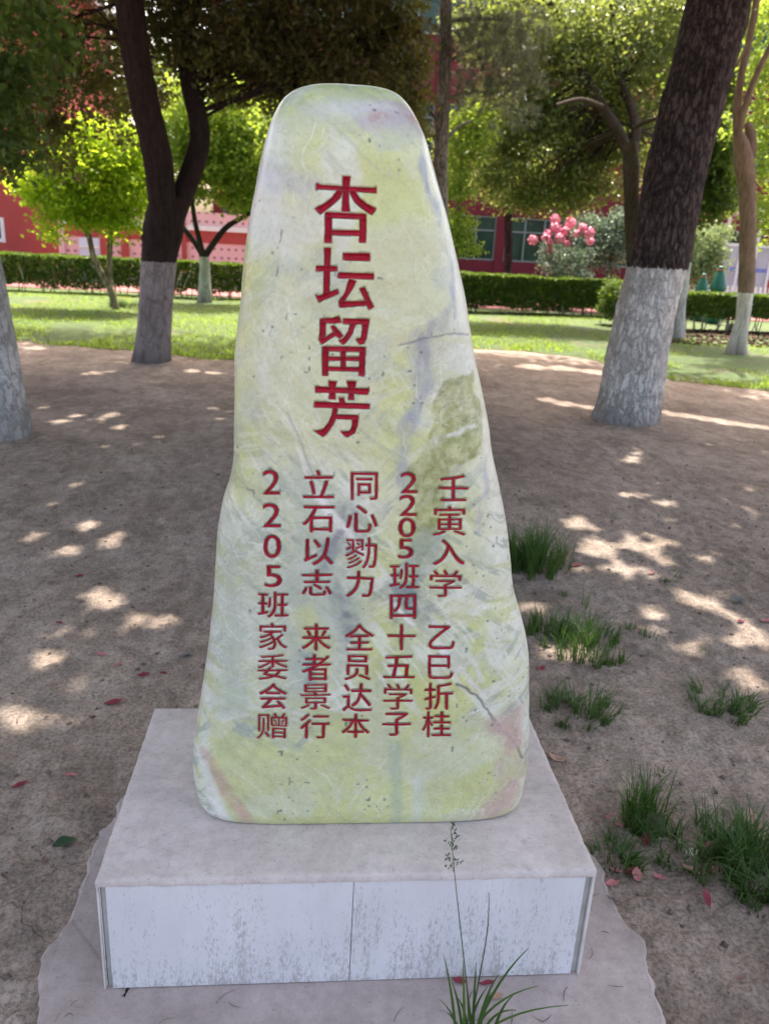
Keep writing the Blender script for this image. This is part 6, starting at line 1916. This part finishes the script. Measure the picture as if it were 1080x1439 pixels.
# ------------------------------------------------------------------ fallen petals and leaves, litter
M_PETAL = [simple_mat('dry_pink_petal', (0.46, 0.18, 0.18), 0.7, 0.2, 0.2, 60), simple_mat('dark_red_petal', (0.21, 0.035, 0.05), 0.65, 0.25, 0.25, 60), simple_mat('tan_dry_leaf', (0.42, 0.26, 0.19), 0.8, 0.2, 0.25, 60), simple_mat('pale_dry_leaf', (0.58, 0.55, 0.48), 0.8, 0.2, 0.2, 60), simple_mat('fallen_green_leaf', (0.022, 0.06, 0.026), 0.5, 0.35, 0.2, 60), simple_mat('grey_dead_leaf', (0.16, 0.15, 0.14), 0.8, 0.2, 0.2, 60)]


def fallen(u, v, L_px, mi, ang, label, cat='fallen leaf', asp=0.5, z=None, stand=0.0, curl=0.25, group='fallen petals and leaves'):
    c_ = gpt(u, v) if z is None else on_z(u, v, z)
    L = L_px / px_per_m(c_)
    n_ = 8
    W_ = []
    V_, F_ = [], []
    for k in range(n_ + 1):
        t = k / n_
        w_ = L * asp * 0.5 * math.sin(math.pi * min(t * 0.92 + 0.05, 1)) ** 0.8
        x_ = (t - 0.5) * L
        zc = curl * L * (2 * t - 1) ** 2 * 0.5
        for s_ in (-1, -0.5, 0, 0.5, 1):
            V_.append((x_, s_ * w_, zc + abs(s_) * w_ * 0.35 + 0.0015 * math.sin(9 * t + 3 * s_)))
    for k in range(n_):
        for q2 in range(4):
            o = k * 5 + q2
            F_.append((o, o + 1, o + 6, o + 5))
    ob = np_mesh('fallen_leaf', np.array(V_), F_, M_PETAL[mi], None, (c_[0], c_[1], c_[2] + 0.003 + stand * L * 0.45), True)
    ob.rotation_euler = (random.uniform(-0.2, 0.2), -stand * 1.2 + random.uniform(-0.1, 0.1), ang)
    tag(ob, label, cat, group)
    return ob


fallen(92, 1190, 32, 4, 0.6, 'dark green rounded leaf at the left rim of the cement apron', asp=0.85, curl=0.1)
fallen(160, 988, 26, 1, 0.5, 'dark red leaf on the earth left of the pedestal back corner')
fallen(143, 918, 16, 0, -0.4, 'small pink petal above the dark red leaf, on the left earth', cat='petal')
fallen(166, 932, 13, 0, 0.9, 'pale pink petal between two dark red ones on the left earth', cat='petal')
fallen(202, 948, 17, 1, 0.2, 'dark red petal on the left earth nearest the stone', cat='petal')
fallen(230, 947, 12, 1, -0.2, 'tiny maroon petal just left of the stone flank', cat='petal')
fallen(262, 925, 24, 5, 0.5, 'grey dead leaf beside the lower left flank of the stone')
fallen(28, 1105, 24, 1, 0.9, 'brown red leaf at the far left of the lower earth', asp=0.4)
fallen(100, 1091, 16, 0, 0.1, 'pink petal on the lower left earth above the green leaf', cat='petal')
fallen(112, 806, 15, 1, 0.3, 'dark petal near the large sun fleck on the left', cat='petal')
fallen(84, 872, 12, 1, -0.5, 'maroon petal below and left of the large sun fleck', cat='petal')
fallen(783, 1066, 26, 2, -0.5, 'tan curled leaf against the right flank foot of the stone', asp=0.45, curl=0.6)
fallen(853, 1149, 13, 0, 0.4, 'pink petal between the tall narrow tuft and the pedestal', cat='petal', curl=0.7)
fallen(868, 1160, 12, 0, -0.9, 'small pink petal close behind the low dark tuft', cat='petal')
fallen(907, 1180, 24, 1, 1.0, 'dark red leaf standing between the narrow tuft and the broad tuft', stand=0.4)
fallen(865, 1226, 18, 0, -0.4, 'pink petal in the row in front of the low dark tuft, nearest the pedestal', cat='petal')
fallen(884, 1229, 22, 1, 0.7, 'crimson petal in the middle of the row in front of the low dark tuft', cat='petal', curl=0.6)
fallen(893, 1234, 20, 0, 1.3, 'broad pale pink petal, rightmost of the row before the low dark tuft', cat='petal', asp=0.7, stand=0.3)
fallen(925, 1233, 16, 0, -0.6, 'single pink petal on bare soil between the two lower tufts', cat='petal')
fallen(859, 1243, 22, 0, 0.2, 'faded pink petal on the rim of the cement apron at the right', cat='petal')
fallen(990, 1270, 26, 1, 1.5, 'bright red petal standing on bare soil below the broad tuft', cat='petal', asp=0.4, stand=0.5)
fallen(996, 1193, 20, 0, 0.3, 'pink petal caught in the top of the broad leafy tuft', cat='petal', stand=0.3)
fallen(1055, 1170, 44, 2, 1.9, 'large tan leaf leaning in the tall tuft at the right border', stand=0.6, asp=0.4)
fallen(1037, 1234, 28, 0, -0.5, 'dusty pink leaf between the broad tuft and the border tuft')
fallen(1000, 1228, 20, 0, 0.5, 'pink petal low inside the broad leafy tuft', cat='petal')
fallen(970, 1226, 26, 2, -0.7, 'orange brown leaf at the left foot of the broad tuft')
fallen(970, 1202, 21, 3, 0.3, 'pale oval leaf at the left edge of the broad tuft', asp=0.6)
fallen(914, 806, 14, 0, 0.6, 'pink petal beside the short sunlit tuft', cat='petal')
fallen(808, 795, 22, 1, 0.3, 'reddish leaf at the right foot of the largest clump')
fallen(760, 940, 16, 1, 0.7, 'dark red petal beside the right flank of the stone', cat='petal')
fallen(1040, 873, 13, 1, 0.2, 'dark petal near the right border sun flecks', cat='petal')
fallen(1036, 843, 22, 5, -0.3, 'dark dead leaf near the right border above the sun flecks', asp=0.7)
fallen(1075, 870, 18, 0, 0.4, 'pink petal touching the right border', cat='petal')
fallen(645, 1380, 20, 1, -0.3, 'dark red petal on the cement apron under the seeding grass', cat='petal', z=0.001)
fallen(684, 1383, 24, 1, 0.1, 'narrow dark red petal on the apron right of the flower stalk', cat='petal', z=0.001, asp=0.3)
fallen(697, 1402, 20, 2, 0.2, 'brown leaf scrap on the apron behind the grass blades', z=0.001)
fallen(860, 1266, 18, 5, -0.9, 'grey curled leaf on the apron rim near the right pedestal corner', z=0.001, asp=0.3)

# pebbles and clods
n_ = 5200
x_ = rng.uniform(-2.0, 3.2, n_)
y_ = 0.95 + 4.6 * rng.random(n_) ** 1.4
k = ~((x_ > -0.5) & (x_ < 0.72) & (y_ < 1.95))
x_, y_ = x_[k], y_[k]
th = np.array([[1, 0, 0], [-1, 0, 0], [0, 1, 0], [0, -1, 0], [0, 0, 1], [0, 0, -1.0]])
fc = np.array([[0, 2, 4], [2, 1, 4], [1, 3, 4], [3, 0, 4], [2, 0, 5], [1, 2, 5], [3, 1, 5], [0, 3, 5]])
s_ = 0.0016 + 0.010 * rng.random(len(x_)) ** 5
jit = rng.uniform(0.6, 1.3, (len(x_), 6, 1))
Vp = th[None] * jit * s_[:, None, None] * np.array([1, 1, 0.7]) + np.stack([x_, y_, ground_z(x_, y_) + s_ * 0.2], 1)[:, None, :]
Fp = (np.arange(len(x_)) * 6)[:, None, None] + fc[None]
m_clod = leaf_mat('soil_crumbs', [(0.1, (0.09, 0.07, 0.055)), (0.6, (0.17, 0.135, 0.11)), (1.0, (0.30, 0.26, 0.23))], (0.1, 0.08, 0.06), 0.0, 0.95, 0.1)
o_ = np_mesh('soil_crumbs', Vp.reshape(-1, 3), Fp.reshape(-1, 3), m_clod)
tag(o_, 'soil crumbs and grit scattered on the earth', 'grit', kind='stuff')

# scraps of dead leaf trodden into the earth
n_ = 420
x_ = rng.uniform(-3.5, 4.5, n_)
y_ = 1.0 + 8.5 * rng.random(n_) ** 1.2
k = ~((x_ > -0.56) & (x_ < 0.76) & (y_ < 2.0)) & (np.abs(x_ - 0.2) < 0.9 + y_ * 0.6)
C = np.stack([x_[k], y_[k], ground_z(x_[k], y_[k]) + 0.006], 1)
V_, F_ = leaf_arrays(C, 0.022, 1.8, 0.5, 0.0, 0.4)
o_ = np_mesh('leaf_scraps', V_, F_, leaf_mat('dead_leaf_scraps', [(0.1, (0.06, 0.04, 0.03)), (0.5, (0.14, 0.09, 0.07)), (0.8, (0.28, 0.12, 0.11)), (1.0, (0.36, 0.28, 0.20))], (0.2, 0.1, 0.05), 0.1))
tag(o_, 'small scraps of dead leaf trodden into the bare earth', 'leaf scraps', kind='stuff')

# dry needles, stems and scraps on the apron and the earth
parts = []
for k in range(420):
    if k < 42:
        p_ = np.array([rng.uniform(-0.48, 0.68), rng.uniform(0.9, 1.19), 0.0012])
    elif k < 52:
        p_ = np.array([rng.uniform(0.58, 0.68), rng.uniform(1.2, 1.6), 0.0012])
    else:
        p_ = np.array([rng.uniform(-1.6, 2.6), rng.uniform(1.0, 4.2), 0.0])
        if -0.55 < p_[0] < 0.75 and p_[1] < 1.98: continue
        p_[2] = float(ground_z(p_[:1], p_[1:2])[0]) + 0.003
    a_ = rng.uniform(0, 2 * np.pi)
    L = rng.uniform(0.008, 0.05)
    d_ = np.array([math.cos(a_), math.sin(a_), 0]) * L
    bend = np.array([-d_[1], d_[0], 0]) * rng.normal(0, 0.2)
    parts.append(tube_arrays([p_ - d_ / 2, p_ + bend + [0, 0, 0.002], p_ + d_ / 2], [0.0004, rng.uniform(0.0005, 0.0011), 0.0003], 4, None, 2))
V_, F_ = join_arrays(parts)
o_ = np_mesh('dry_needles', V_, F_, simple_mat('dry_stem', (0.15, 0.115, 0.09), 0.8, 0.2, 0.4, 20))
tag(o_, 'dry needles and stem scraps scattered on the apron and the earth', 'plant litter', kind='stuff')
# one longer forked twig against the pedestal's lower left corner
c_ = on_z(180, 1400, 0.002)
tw = [pxpath([(178, 1440), (181, 1412), (184, 1388)], c_[1], 0.05), pxpath([(172, 1400), (180, 1393), (184, 1390)], c_[1], 0.03), pxpath([(184, 1388), (187, 1391), (191, 1397)], c_[1] + 0.04)]
V_, F_ = join_arrays([tube_arrays([q_ + np.array([0, 0, 0.0]) for q_ in t_], [0.0012, 0.0012, 0.0008], 5, None, 3) for t_ in tw])
V_[:, 2] = np.maximum(V_[:, 2], 0.001)
o_ = np_mesh('twig', V_ - c_, F_, simple_mat('dark_twig', (0.05, 0.045, 0.04), 0.8, 0.2), None, c_)
tag(o_, 'dark forked twig lying at the lower left corner of the pedestal', 'twig')
